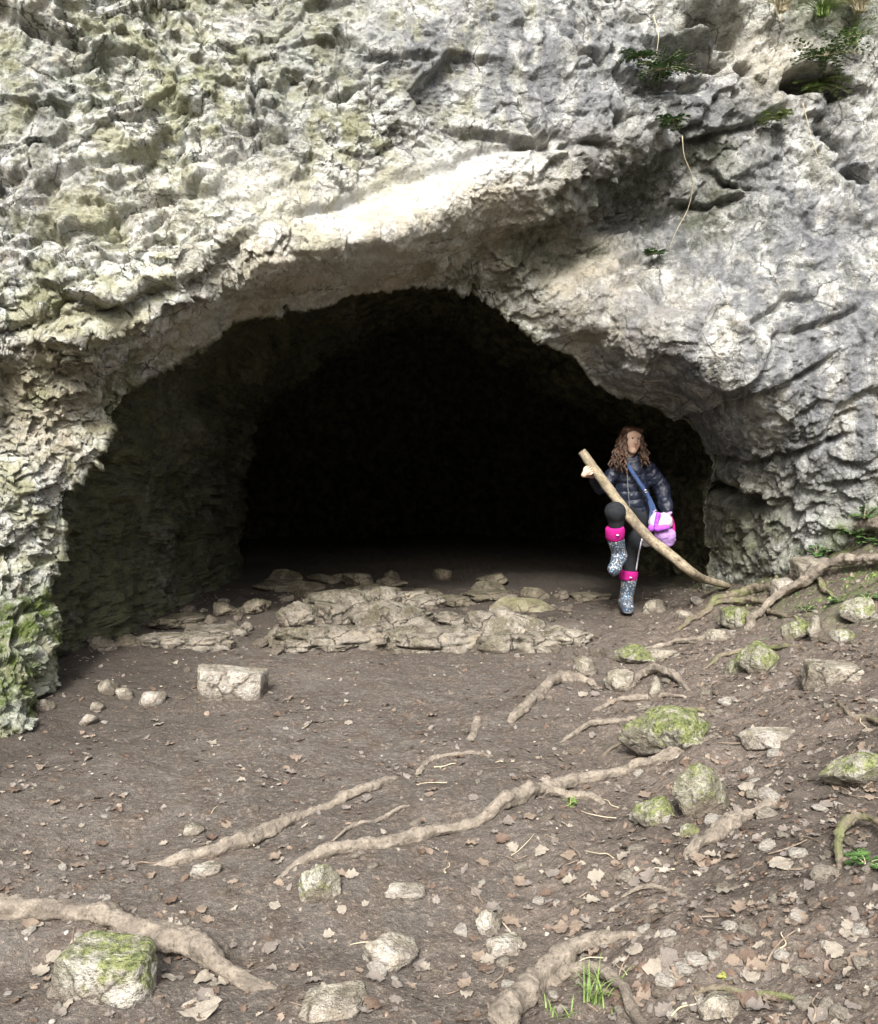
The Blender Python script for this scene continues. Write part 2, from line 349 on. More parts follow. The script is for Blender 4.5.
def smooth_n(n, k):
    for _ in range(k):
        n = n.copy(); n[1:-1] = (n[:-2]+n[1:-1]*2+n[2:])/4; n[:, 1:-1] = (n[:, :-2]+n[:, 1:-1]*2+n[:, 2:])/4
    return n/(np.linalg.norm(n, axis=2, keepdims=True)+1e-9)
nn = smooth_n(gnormals(allr), 25)
if nn[nin+100, NT//2, 1] > 0: nn = -nn      # point towards the open air
V = allr.reshape(-1, 3); NV = nn.reshape(-1, 3)
cliff_out = V.copy()
def blob(px, py, rx, ry, Y=6.5, ang=0., p=V):
    c = W(px, py, Y); sx, sz = rx*Y/FPX, ry*Y/FPX; dx = p[:, 0]-c[0]; dz = p[:, 2]-c[2]; ca, sa = math.cos(ang), math.sin(ang)
    a = (dx*ca+dz*sa)/sx; b = (-dx*sa+dz*ca)/sz
    return np.exp(-(a*a+b*b)**1.3)
isout = (np.arange(len(V)) >= nin*NT).astype(float)
front = isout*(V[:, 1] < 9.5)
wp = V+.06*np.stack([fbm(V*1.9, 3, 71), fbm(V*1.9, 3, 72), fbm(V*1.9, 3, 73)], 1)
# bedding frame: beds dip down to the left as on the photograph
A_ = math.radians(24); Rm = np.array([[math.cos(A_), 0, math.sin(A_)], [0, 1, 0], [-math.sin(A_), 0, math.cos(A_)]])
bp = wp@Rm.T
smoothz = np.clip(blob(530, 60, 60, 80, 6.3)*.5+blob(385, 205, 110, 38, 5.8, .42)+blob(680, 330, 130, 60, 6.5)*.2+blob(330, 280, 200, 30, 6.2, .4)*.15+blob(850, 320, 60, 120)*.4, 0, 1)
rgh = 1-.7*smoothz
f1 = facet(bp*np.array([1.1, 1.5, 2.0]), 101, .45, 1.3)
f2 = facet(bp*np.array([3.2, 3.6, 5.4])+3, 102, .6, 1.2)
f3 = facet(bp*np.array([8.5, 9, 13.])+7, 103, .6, 1.3)
f4 = facet(wp*np.array([19, 19, 25.])+7, 104, .6, 1.3)
disp = -.20*f1*(.6+.4*rgh)-(-.085)*f2*rgh*-1+.0
wq = V+.03*np.stack([fbm(V*5, 2, 74), fbm(V*5, 2, 75), fbm(V*5, 2, 76)], 1); bq = wq@Rm.T
c1 = chips(bq*np.array([1.3, 1.5, 1.6])+1, 131, .9, .13); c2 = chips(bq*np.array([3.3, 3.8, 4.3])+2, 132, 1.2, .22); c3 = chips(bq*np.array([8, 9, 10.])+3, 133, 1.4, .30)
def gsm(a, k):
    a = a.reshape(nall, NT)
    for _ in range(k): a = a.copy(); a[1:-1] = (a[:-2]+2*a[1:-1]+a[2:])/4; a[:, 1:-1] = (a[:, :-2]+2*a[:, 1:-1]+a[:, 2:])/4
    return a.ravel()
c1, c2 = gsm(c1, 4), gsm(c2, 1)
vis = fbm(V*1.0+30, 3, 140); rv = rgh*np.clip(.75+.6*vis, .3, 1.2); rr = 1-.55*sstep(.3, 1.2, V[:, 0])*sstep(3.6, 3.0, V[:, 2])
c4 = chips(wq*np.array([21, 24, 26.])+4, 134, 1.5, .30)
ringj = np.repeat(np.arange(nall), NT); nearop = 1-.5*np.exp(-((ringj-nin)/45.)**2)
rr = 1-.28*sstep(.0, 1.2, V[:, 0]); nearop = 1-.6*np.exp(-((ringj-nin)/40.)**2)
disp = .09*(f1-.1)*(.4+.6*rgh)*nearop+.04*(f2-.1)*rgh+.012*(f3-.1)*rgh+.010*(f4-.1)*(.4+.6*rgh)+.022*fbm(wp*1.6, 3, 110)*rgh*nearop+.007*fbm(wp*17, 4, 111, .6)
disp += (.17*c1*rgh+.115*c2*rv*rr+.062*c3*rv*rr+.022*c4*(.35+.65*rv)*rr**2)*(.3+.7*nearop)
# stepped beds: sawtooth terraces, each bed jutting over the one below
bz = bp[:, 2]*4.2+1.1*fbm(V*1.1, 3, 120); saw = (bz-np.floor(bz)); amp = np.clip(fbm(V*1.4+9, 3, 121)*1.2+.35, 0, 1)
disp += .014*amp*rgh*(saw**2-.35)*1.0
# cracks: (polyline, width px, depth, step of upper side)
CR = [([(285, 246), (340, 228), (385, 196), (430, 176), (480, 152), (540, 140)], 3.5, .05, .03),
      ([(0, 352), (60, 352), (120, 335), (170, 325), (235, 300), (270, 268), (285, 246)], 5, .05, .05),
      ([(438, 136), (500, 140), (560, 148), (620, 130)], 4, .07, .05),
      ([(560, 370), (640, 402), (720, 420), (742, 412), (790, 385), (860, 340)], 4, .06, .05),
      ([(200, 20), (215, 60), (268, 85), (272, 150)], 3, .08, 0), ([(90, 235), (130, 200), (190, 190)], 4, .06, .05),
      ([(150, 250), (195, 225), (260, 215)], 4, .07, .05), ([(690, 195), (700, 172), (740, 180), (790, 168)], 3, .06, .05),
      ([(756, 335), (800, 290), (830, 292)], 3, .06, .02), ([(650, 265), (660, 285), (668, 300)], 3, .07, 0),
      ([(640, 150), (700, 118), (760, 100), (840, 70)], 3, .06, .06), ([(620, 40), (660, 60), (700, 62), (738, 50)], 6, .10, .06),
      ([(800, 330), (878, 300)], 3, .06, .03), ([(60, 60), (120, 90), (180, 88)], 3, .05, .04), ([(330, 40), (380, 70), (440, 60)], 3, .05, .04),
      ([(20, 480), (60, 470), (90, 500)], 4, .06, .03), ([(0, 580), (50, 575)], 4, .06, .03), ([(740, 455), (790, 470), (850, 440)], 4, .06, .05)]
for poly, wd, dp, st in CR:
    q = np.array([W(a, b, 6.2)[[0, 2]] for a, b in poly]); best = np.full(len(V), 9.); side = np.zeros(len(V)); along = np.zeros(len(V))
    bw = wp[:, [0, 2]]*.6+V[:, [0, 2]]*.4
    for i in range(len(q)-1):
        a, b = q[i], q[i+1]; ab = b-a; h = np.clip(((bw-a)@ab)/(ab@ab), 0, 1); d = bw-(a+h[:, None]*ab); dd = np.linalg.norm(d, axis=1)
        m_ = dd < best; best[m_] = dd[m_]; s_ = (ab[0]*d[:, 1]-ab[1]*d[:, 0])*np.sign(ab[0]+1e-6); side[m_] = np.sign(s_[m_]); along[m_] = ((i+h)/(len(q)-1))[m_]
    e = sstep(-.02, .12, along)*sstep(1.02, .88, along); w_ = wd*6.2/FPX
    disp -= front*dp*np.exp(-(best/w_)**2)*e
    disp += front*st*np.where(side > 0, np.exp(-(best/.16)), -.6*np.exp(-(best/.12)))*e*(1-np.exp(-(best/w_)**2))
# crisp pale edge where the face turns under into the roof of the mouth
q = np.array([W(a, b, 5.7)[[0, 2]] for a, b in [(-60, 350), (0, 346), (100, 338), (170, 320), (270, 268), (300, 254), (400, 238), (480, 205), (560, 180), (640, 150)]]); best = np.full(len(V), 9.)
for i in range(len(q)-1):
    a, b = q[i], q[i+1]; ab = b-a; h = np.clip(((bw-a)@ab)/(ab@ab), 0, 1); best = np.minimum(best, np.linalg.norm(bw-(a+h[:, None]*ab), axis=1))
disp += front*.075*np.exp(-best/.09)
# hollows
WB = V+.16*np.stack([fbm(V*2.6, 3, 171), 0*V[:, 0], fbm(V*2.6, 3, 173)], 1)
for px, py, rx, ry, dp in [(714, 16, 26, 8, .5), (714, -4, 40, 9, -.22), (688, 46, 22, 10, .45), (690, 24, 34, 7, -.2), (738, 48, 9, 9, .3), (835, 80, 24, 7, .35), (835, 62, 28, 7, -.15), (862, 160, 8, 7, .25), (862, 150, 10, 5, -.1), (848, 132, 8, 6, .25), (600, 60, 12, 8, .15), (762, 514, 17, 17, .35), (540, 135, 22, 10, .22), (835, 75, 28, 11, .5), (862, 160, 10, 9, .35), (848, 130, 10, 8, .35), (600, 60, 12, 9, .2), (700, 118, 16, 6, .09), (770, 30, 22, 18, .07),
                           (20, 245, 12, 8, .12), (345, 52, 30, 6, .1), (55, 245, 10, 8, .1), (110, 215, 12, 9, .1), (210, 235, 26, 12, .1), (170, 215, 14, 9, .12), (610, 128, 12, 6, .12), (735, 172, 26, 5, .08), (30, 610, 14, 8, .14)]:
    disp -= front*dp*blob(px, py, rx, ry, 6.6 if px > 400 else 5.5, 0, WB)
V = V+NV*(disp*np.where(isout > 0, 1., 1.25))[:, None]
# masks of stone colour
tan_ = np.clip(blob(330, 275, 230, 38, 6.2, .42)*1.1+blob(120, 375, 120, 45, 5.4, .35)+blob(570, 290, 55, 60, 7)*1.1+blob(60, 420, 70, 60, 5.2)*.6+blob(470, 250, 100, 45, 6.8)+blob(190, 200, 130, 60, 5.6)*.35+blob(765, 60, 50, 40, 6.9)*.6+blob(640, 320, 60, 60, 6.6)*.35, 0, 1)
tan_ *= np.clip(.75+.9*fbm(V*2.1, 3, 201), 0, 1)
nz = sstep(-.15, .25, fbm(V*3, 4, 202))
pale = np.clip((blob(390, 200, 118, 34, 5.8, .44)*1.3+blob(520, 165, 70, 18, 6.1)*.9)*(.3+.7*nz)+blob(230, 300, 90, 22, 5.3, .35)*.7*nz+blob(240, 195, 50, 30, 5.6)*.5+blob(660, 140, 90, 18)*.5*nz+blob(330, 45, 60, 30)*.5*nz, 0, 1)  # clean stone, with the brightness of the sunlit scoop painted in
recess_dark = np.clip(blob(625, 205, 110, 36, 7.0, .5)*1.8+blob(560, 245, 60, 26, 7., .5)*1.3+blob(700, 215, 50, 50, 7.)*.9+blob(690, 40, 40, 22, 6.9)*.7, 0, 1)*np.clip(.8+.8*fbm(V*3, 3, 203), 0, 1)  # dark tone over the diagonal recess and the upper right hollow
streak = np.clip(blob(550, 70, 150, 100, 6.3)*1.3+blob(800, 300, 150, 220, 6.5)*1.4+blob(330, 30, 120, 60, 6)*.5+blob(260, 130, 40, 60, 5.6)*.6+blob(40, 130, 60, 150, 5.4)*.6+blob(700, 270, 170, 150)*.8, 0, 1)
upf = np.clip(NV[:, 2]*.5+.5, 0, 1)
moss = np.clip(blob(30, 660, 75, 80, 4.8)*1.3+blob(60, 610, 30, 50, 5.3)*.5+blob(20, 420, 60, 90, 5.1)*.55+blob(850, 530, 60, 35, 6.5)+blob(830, 10, 70, 25, 7)*.9+blob(740, 560, 40, 40, 7.3)*.55+blob(330, 20, 60, 40, 6)*.25+blob(140, 60, 200, 80, 5.6)*.3+blob(150, 245, 80, 60, 5.5)*.25, 0, 1)*np.clip(.7+.9*fbm(V*4, 3, 204), 0, 1)
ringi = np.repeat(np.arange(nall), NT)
cave = np.where(isout > 0, sstep(nin+4, nin-1, ringi), sstep(nin+1, nin-5, ringi)*1.0)  # interior darkness painted into the rock colour
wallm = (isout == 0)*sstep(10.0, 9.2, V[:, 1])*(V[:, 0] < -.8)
cave = np.clip(cave, 0, 1)*(1-.20*wallm)  # left inner wall painted lighter to offset the fading light
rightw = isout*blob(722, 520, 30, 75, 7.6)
cave = np.clip(cave+.75*rightw, 0, 1)  # greenish-brown wall right of the opening, its shade painted in
tan_ = np.clip(tan_*isout, 0, 1); moss = np.clip(moss+.6*wallm*sstep(.35, -.15, fbm(V*1.6, 3, 205))+.25*wallm, 0, 1)
cols = {'tan': tan_, 'pale': pale*isout, 'recess_dark': recess_dark*isout, 'streak': streak*isout, 'moss': moss, 'cave': cave}
def part_mesh(name, i0, i1):
    sl = slice(i0*NT, i1*NT)
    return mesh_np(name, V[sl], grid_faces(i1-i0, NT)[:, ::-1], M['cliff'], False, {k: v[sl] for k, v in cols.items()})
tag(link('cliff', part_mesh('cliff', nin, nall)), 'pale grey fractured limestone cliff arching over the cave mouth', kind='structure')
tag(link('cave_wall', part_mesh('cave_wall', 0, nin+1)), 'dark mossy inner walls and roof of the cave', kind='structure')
def cliff_point(px, py):
    a, b, c = ray(px, py); sl = V[nin*NT:(nin+S1)*NT]; t = sl[:, 1]/b
    e = (a*t-sl[:, 0])**2+(CAMH+c*t-sl[:, 2])**2; c_ = np.where(e < .03**2)[0]
    k = c_[np.argmin(sl[c_, 1])] if len(c_) else np.argmin(e)
    return sl[k], NV[nin*NT:(nin+S1)*NT][k]
# ------------------------------------------------------------------ solid modelling: distance fields to one closed surface
def surf_nets(F, org, h):
    """one vertex per crossed cell, one quad per crossed edge"""
    s = F < 0; n = np.array(F.shape)
    c = np.zeros(tuple(n-1), int); 
    for a in (0, 1):
        for b in (0, 1):
            for d in (0, 1): c += s[a:n[0]-1+a, b:n[1]-1+b, d:n[2]-1+d]
    act = (c > 0) & (c < 8); I = np.argwhere(act); idx = -np.ones(tuple(n-1), np.int64); idx[act] = np.arange(len(I))
    acc = np.zeros((len(I), 3)); cnt = np.zeros(len(I))
    for ax in range(3):
        for a in (0, 1):
            for b in (0, 1):
                o0 = np.zeros(3, int); oth = [k for k in range(3) if k != ax]; o0[oth[0]] = a; o0[oth[1]] = b; o1 = o0.copy(); o1[ax] = 1
                f0 = F[tuple((I+o0).T)]; f1 = F[tuple((I+o1).T)]; m = (f0 < 0) != (f1 < 0)
                t = np.where(m, f0/(f0-f1+1e-20), 0); p = I+o0.astype(float); p[:, ax] += t; acc[m] += p[m]; cnt[m] += 1
    v = acc/cnt[:, None]*h+org; faces = []
    for ax in range(3):
        sl0 = [slice(None)]*3; sl1 = [slice(None)]*3; sl0[ax] = slice(0, -1); sl1[ax] = slice(1, None)
        E = np.argwhere(s[tuple(sl0)] != s[tuple(sl1)]); oth = [k for k in range(3) if k != ax]
        E = E[(E[:, oth[0]] > 0) & (E[:, oth[1]] > 0) & (E[:, oth[0]] < n[oth[0]]-1) & (E[:, oth[1]] < n[oth[1]]-1)]
        q = []
        for a, b in ((-1, -1), (0, -1), (0, 0), (-1, 0)):
            g = E.copy(); g[:, oth[0]] += a; g[:, oth[1]] += b; q.append(idx[tuple(g.T)])
        q = np.stack(q, 1); flip = s[tuple(E.T)]; flip = flip if ax != 1 else ~flip
        q[~flip] = q[~flip][:, ::-1]; faces.append(q)
    return v, np.vstack(faces)
class SDF:
    def __init__(s, h=.006): s.h = h; s.pr = []
    def cap(s, a, b, ra, rb=None, k=.02, sx=1., sy=1., rip=0, nr=0):  # tapered limb, optional quilting
        s.pr.append(('c', np.array(a, float), np.array(b, float), ra, ra if rb is None else rb, k, sy, rip, nr)); return s
    def chain(s, P, R, k=.02, **kw):
        for i in range(len(P)-1): s.cap(P[i], P[i+1], R[i], R[i+1], k, **kw)
        return s
    def ell(s, c, r, k=.02, rot=0., sub=False):
        s.pr.append(('s' if sub else 'e', np.array(c, float), np.array(r, float)*np.ones(3), k, rot)); return s
    def build(s, name, mat, parent=None, noise_amp=0, nsc=20, fn=None, label=None, smooth=True):
        lo, hi = [], []
        for p in s.pr:
            if p[0] == 'c':
                r = max(p[3], p[4])*1.2; lo.append(np.minimum(p[1], p[2])-r); hi.append(np.maximum(p[1], p[2])+r)
            elif p[0] == 'e': r = max(p[2]); lo.append(p[1]-r); hi.append(p[1]+r)
        h = s.h; lo = np.min(lo, 0)-4*h; hi = np.max(hi, 0)+4*h; n = np.ceil((hi-lo)/h).astype(int)+1
        F = np.full(tuple(n), 1., np.float32)
        for p in s.pr:
            if p[0] == 'c': r = max(p[3], p[4])*1.2; k = p[5]; a0, a1 = np.minimum(p[1], p[2])-r-k-2*h, np.maximum(p[1], p[2])+r+k+2*h
            else: r = max(p[2]); k = p[3]; a0, a1 = p[1]-r-k-2*h, p[1]+r+k+2*h
            i0 = np.clip(np.floor((a0-lo)/h).astype(int), 0, n); i1 = np.clip(np.ceil((a1-lo)/h).astype(int)+1, 0, n)
            g = np.meshgrid(*[lo[d]+h*np.arange(i0[d], i1[d]) for d in range(3)], indexing='ij'); sl = tuple(slice(i0[d], i1[d]) for d in range(3))
            if g[0].size == 0: continue
            if p[0] == 'c':
                a, b, ra, rb, k, sy, rip, nr_ = p[1:]; ba = b-a; q = [g[d]-a[d] for d in range(3)]
                t = np.clip((q[0]*ba[0]+q[1]*ba[1]+q[2]*ba[2])/(ba@ba+1e-12), 0, 1)
                rr = ra+(rb-ra)*t
                if rip: rr = rr+rip*(np.abs(np.sin(np.pi*t*nr_))**.6-.6)
                d_ = np.sqrt((q[0]-t*ba[0])**2+((q[1]-t*ba[1])/sy)**2+(q[2]-t*ba[2])**2)-rr
            else:
                c_, r_, k, rot = p[1:]; q = [g[d]-c_[d] for d in range(3)]; ca, sa = math.cos(rot), math.sin(rot)
                qx = q[0]*ca+q[2]*sa; qz = -q[0]*sa+q[2]*ca
                d_ = (np.sqrt((qx/r_[0])**2+(q[1]/r_[1])**2+(qz/r_[2])**2)-1)*min(r_)
            f = F[sl]
            if p[0] == 's': hh = np.clip(.5-.5*(d_+f)/k, 0, 1); F[sl] = f*(1-hh)-d_*hh+k*hh*(1-hh); continue
            hh = np.clip(.5+.5*(f-d_)/k, 0, 1); F[sl] = f*(1-hh)+d_*hh-k*hh*(1-hh)
        v, fc = surf_nets(F, lo, h)
        if noise_amp: v = v+noise_amp*np.stack([fbm(v*nsc+q, 3, 7) for q in (0, 31, 67)], 1)
        if fn: v = fn(v)
        off = np.array(parent['_loc']) if parent is not None and '_loc' in parent else 0
        o = link(name, mesh_np(name, v-off, fc, mat, smooth), parent)
        if label: o['label'] = label
        return o
def empty(name, loc, label, cat, group=None):
    o = bpy.data.objects.new(name, None); COL.objects.link(o); o.location = [float(q) for q in loc]; o.empty_display_size = .1
    o['_loc'] = [float(q) for q in loc]; ROOTS.append(o); return tag(o, label, cat, group)
ROOTS = []
def tube(P, R, ns=12, seed=0, lump=.12, cap=True):
    P = np.asarray(P, float); R = np.asarray(R, float); n = len(P); T = np.gradient(P, axis=0); T /= np.linalg.norm(T, axis=1, keepdims=True)+1e-9
    up = np.array([0, .05, 1.]); A = np.cross(T, up); A /= np.linalg.norm(A, axis=1, keepdims=True)+1e-9; B = np.cross(A, T)
    th = np.linspace(0, 2*np.pi, ns, endpoint=False); v = P[:, None]+R[:, None, None]*(np.cos(th)[None, :, None]*A[:, None]+np.sin(th)[None, :, None]*B[:, None])
    if lump:
        q = v.reshape(-1, 3)*.5/max(R.mean(), .004); d = 1+lump*fbm(q+seed*7.1, 3, seed)+lump*.5*fbm(q*3+seed, 2, seed+3)
        v = P[:, None]+(v-P[:, None])*d.reshape(n, ns, 1)
    if lump > .2:
        sp = fbm(P*3+seed, 2, seed)[:, None]; d2 = 1+.07*np.sin(5*th[None]+sp*4+seed)+.045*np.sin(9*th[None]-sp*6); v = P[:, None]+(v-P[:, None])*d2[:, :, None]
    v = v.reshape(-1, 3); a = (np.arange(n-1)[:, None]*ns); k = np.arange(ns)[None]; k2 = (k+1) % ns
    f = np.stack([(a+k).ravel(), (a+k2).ravel(), (a+ns+k2).ravel(), (a+ns+k).ravel()], 1)
    if cap:
        v = np.vstack([v, P[0], P[-1]]); c0, c1 = n*ns, n*ns+1; kk = np.arange(ns); k3 = (kk+1) % ns; e = (n-1)*ns
        f = np.vstack([f, np.stack([k3, kk, np.full(ns, c0), np.full(ns, c0)], 1)[:, [0, 1, 2, 2]], np.stack([e+kk, e+k3, np.full(ns, c1), np.full(ns, c1)], 1)])
    return v, f
def mesh_any(name, v, f, mat, smooth=True):
    me = bpy.data.meshes.new(name); me.from_pydata([tuple(map(float, q)) for q in v], [], [tuple(dict.fromkeys(map(int, q))) for q in f])
    if smooth: me.polygons.foreach_set('use_smooth', [True]*len(me.polygons))
    me.materials.append(mat); me.update(); return me
def merge(parts):
    V_, F_, o = [], [], 0
    for v, f in parts: V_.append(v); F_ += [tuple(int(i)+o for i in q) for q in f]; o += len(v)
    return np.vstack(V_), F_
# ------------------------------------------------------------------ stones
def icos(n):
    import bmesh
    bm = bmesh.new(); bmesh.ops.create_icosphere(bm, subdivisions=n, radius=1); v = np.array([q.co[:] for q in bm.verts]); f = np.array([[q.index for q in g.verts] for g in bm.faces]); bm.free(); return v, f
ICO = {k: icos(k) for k in (2, 3, 5, 6)}
def rock_shape(seed, lod=5, cuts=13, round_=.045, rough=.05, style='round'):
    r = np.random.default_rng(seed); v, f = ICO[lod]
    n = r.normal(size=(cuts, 3)); n /= np.linalg.norm(n, axis=1, keepdims=True); d = r.uniform(.62, 1.0, cuts)
    if style == 'block': n = np.vstack([n, np.eye(3), -np.eye(3), ]); n[-6:] += r.normal(size=(6, 3))*.10; d = np.concatenate([d+.35, np.full(6, .72)])
    if style == 'slab': n = np.vstack([n, [[.05, .1, 1], [0, 0, -1]]]); d = np.concatenate([d, [.55, .6]])
    if style == 'peak': n = np.vstack([n, [[.75, -.5, .6], [-.6, -.55, .45], [0, -1, .1]]]); d = np.concatenate([d+.1, [.45, .5, .5]])
    dot = v@n.T; q = np.where(dot > .05, d/np.maximum(dot, .05), 9.); q = -np.log(np.exp(-q/round_*1.0).sum(1)+np.exp(-1.25/round_))*round_
    p = v*q[:, None]; p /= np.abs(p).max(0)
    nv = v
    p = p+nv*(rough*1.6*(facet(p*2.2+seed, seed, .5, 1.2)-.1)[:, None]+rough*fbm(p*3+seed, 4, seed)[:, None]+rough*.35*fbm(p*11+seed, 3, seed+2)[:, None])
    return p, f
def rock(px, py, w, h, label, mat='rock', style='round', sink=.32, depthr=.8, seed=None, lift=0., rot=None, cat='rock', name='rock', group=None, Yf=None, rough=.06, cuts=13):
    """px = middle, py = lowest visible row, w and h its size in the photograph"""
    c = hit(px, py) if Yf is None else W(px, py, Yf)
    seed = seed if seed is not None else int(px*7+py*13) % 99991; ds = math.hypot(c[1], CAMH-c[2])*1.0/FPX
    sx = w*ds/2; dip = (CAMH-c[2])/c[1]; sy = sx*depthr
    if mat == 'rock_moss': h *= .86
    hz = h*ds; sz = max(.18*sx, (hz-dip*sy*.9)/(1.7-sink*1.2)) if h > 0 else .3*sx
    p, f = rock_shape(seed, 5 if w > 28 else 3, cuts, rough=rough, style=style)
    p = p*np.array([sx, sy, sz]); a = rot if rot is not None else (seed % 50-25)/90.; ca, sa = math.cos(a), math.sin(a)
    p = np.stack([p[:, 0]*ca-p[:, 1]*sa, p[:, 0]*sa+p[:, 1]*ca, p[:, 2]], 1)
    y = c[1]+sy*.8; g = gh(c[0], y)[0] if Yf is None else c[2]
    o = link(name, mesh_np(name, p, f, M[mat], True), None, (c[0], y, g+sz*(1-2*sink)*.8+lift)); return tag(o, label, cat, group)
R = rock
R(231, 700, 72, 35, 'pale flat-topped stone block lying alone on the trodden earth', 'rock_pale', 'block', .12, .55, 5, rot=.12, rough=.03)
R(678, 756, 102, 60, 'largest moss-covered boulder, sitting above the long root on the slope', 'rock_moss', 'round', .2, .7, 21)
R(708, 818, 60, 68, 'upright pointed mossy stone just below the big mossy boulder', 'rock_moss', 'peak', .15, .5, 12, rot=.2)
R(662, 824, 46, 34, 'low mossy stone tucked against the left of the upright mossy stone', 'rock_moss', 'round', .3, .8, 13)
R(690, 838, 24, 22, 'little mossy stone in front of the upright pointed stone', 'rock_moss', 'round', .3, .8, 14)
R(97, 1000, 98, 52, 'white angular stone with moss on top under the thick root, bottom left', 'rock_some', 'block', .12, .6, 15, rot=-.15, rough=.05)
R(318, 908, 42, 44, 'white stone with a mossy tip below the end of the long branching root', 'rock_some', 'peak', .2, .7, 16)
R(388, 972, 56, 36, 'tan stone half sunk in the leaf litter at the bottom centre', 'rock_pale', 'round', .3, .8, 17)
R(510, 956, 42, 20, 'flat pale stone beside a small upright stone on the lower slope', 'rock_pale', 'slab', .3, .8, 18)
R(489, 940, 26, 26, 'small upright pale stone touching the flat pale stone on the lower slope', 'rock_pale', 'peak', .25, .8, 19)
R(862, 794, 66, 48, 'mossy boulder cut off by the right edge of the photo', 'rock_moss', 'round', .2, .7, 20)
R(636, 666, 46, 24, 'small moss-topped stone up the slope below the end of the long stick', 'rock_moss', 'round', .3, .7, 22)
R(660, 662, 40, 16, 'bare flat stone next to the small moss-topped stone up the slope', 'rock', 'slab', .3, .7, 23)
R(762, 674, 42, 38, 'knobbly pale green stone standing on the upper slope', 'rock_moss', 'round', .2, .7, 24)
R(739, 672, 26, 18, 'small mossy stone leaning on the left of the knobbly stone', 'rock_moss', 'round', .3, .8, 25)
R(838, 685, 60, 26, 'smooth tan boulder near the right edge of the slope', 'rock', 'block', .3, .7, 26, rot=-.1)
R(742, 628, 58, 28, 'mossy boulder wedged beneath the forked roots at the foot of the cliff', 'rock_moss', 'round', .25, .7, 27)
R(800, 642, 34, 30, 'dark green mossy stone with a leafy sprig below the forked roots', 'rock_moss', 'round', .25, .8, 28)
R(820, 638, 20, 26, 'narrow tan stone right of the dark green mossy stone', 'rock', 'peak', .25, .8, 29)
R(814, 583, 44, 26, 'pale angular boulder framed by the two upper roots', 'rock', 'block', .3, .7, 30)
R(786, 598, 24, 18, 'small white stone under the upper roots beside the pale angular boulder', 'rock_pale', 'block', .25, .8, 31)
R(866, 622, 40, 24, 'rounded pale stone at the right edge just below the lowest big root', 'rock_some', 'round', .25, .8, 32)
R(850, 644, 32, 18, 'small stone with lichen below the rounded pale stone at the right edge', 'rock_some', 'round', .3, .8, 33)
R(778, 748, 96, 20, 'broad flat pale slab sunk level with the earth of the slope', 'rock_pale', 'slab', .42, .6, 34, rough=.04)
R(720, 640, 34, 14, 'flat stone half buried left of the mossy boulder under the roots', 'rock', 'slab', .3, .7, 35)
R(622, 692, 32, 22, 'brown stone under the arching root on the middle slope', 'rock', 'round', .3, .8, 36)
R(588, 676, 26, 20, 'small brown stone above the bent root near the middle of the slope', 'rock', 'round', .3, .8, 37)
R(660, 700, 22, 24, 'narrow upright stone held by the arching root', 'rock', 'peak', .3, .8, 38)
R(400, 906, 46, 14, 'flat whitish stone flush with the ground near the bottom centre', 'rock_pale', 'slab', .38, .8, 39)
R(203, 880, 30, 16, 'thin white flat stone below the end of the faint long root', 'rock_pale', 'slab', .35, .8, 40)
R(332, 1020, 64, 22, 'wide grey stone barely showing at the bottom edge', 'rock', 'slab', .35, .8, 41)
R(725, 1022, 44, 26, 'grey stone at the bottom edge under a thin brown root', 'rock', 'slab', .3, .8, 42)
R(190, 838, 24, 12, 'small stone above the faint long root on the left', 'rock', 'round', .35, .8, 43)
R(185, 858, 16, 8, 'pebble resting against the faint long root', 'rock_pale', 'round', .3, .8, 44)
R(106, 698, 24, 16, 'dark wedge stone near the mossy foot of the cliff', 'rock_ledge', 'peak', .2, .8, 45)
R(150, 707, 28, 14, 'white flat chip left of the pale stone block', 'rock_pale', 'slab', .25, .8, 46)
R(86, 727, 20, 13, 'bright round stone on the dark earth by the mossy foot of the cliff', 'rock_pale', 'round', .25, .8, 47)
R(124, 700, 20, 12, 'grey thin stone between the dark wedge stone and the white flat chip', 'rock', 'slab', .25, .8, 48)
R(42, 712, 20, 14, 'grey stone lying right against the mossy foot of the cliff', 'rock_ledge', 'peak', .2, .8, 49)
R(95, 712, 16, 9, 'small flat stone above the bright round stone', 'rock', 'slab', .25, .8, 50)
R(656, 614, 26, 16, 'angular grey stone right of the standing boot', 'rock', 'peak', .25, .8, 51)
R(686, 618, 24, 9, 'flat light stone near the lower end of the stick', 'rock', 'slab', .3, .8, 52)
R(700, 604, 16, 9, 'little white stone by the lower end of the stick', 'rock_pale', 'round', .3, .8, 53)
# broken ledge across the mouth
def L(px, py, w, h, lab, **k):
    k = {**dict(mat='rock_ledge', depthr=.85, rough=.11, cuts=20), **k}; k['sink'] = k.get('sink', .2)+.12
    if k.get('style') == 'block': k['style'] = 'round' if k.get('seed', 0) % 2 else 'slab'
    return R(px, py, w*1.12, h*.80, lab, **k)
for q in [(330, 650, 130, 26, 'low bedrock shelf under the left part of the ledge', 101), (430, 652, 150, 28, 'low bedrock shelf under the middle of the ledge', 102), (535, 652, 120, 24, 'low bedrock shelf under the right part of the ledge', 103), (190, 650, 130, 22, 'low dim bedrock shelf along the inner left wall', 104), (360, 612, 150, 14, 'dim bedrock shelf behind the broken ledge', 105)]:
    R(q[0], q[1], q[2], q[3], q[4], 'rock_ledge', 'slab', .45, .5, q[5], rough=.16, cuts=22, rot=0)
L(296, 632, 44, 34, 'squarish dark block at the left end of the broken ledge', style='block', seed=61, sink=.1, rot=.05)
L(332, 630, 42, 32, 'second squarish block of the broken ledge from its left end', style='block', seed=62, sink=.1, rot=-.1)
L(352, 616, 36, 28, 'rounded block behind the gap in the left part of the ledge', style='round', seed=63, sink=.1)
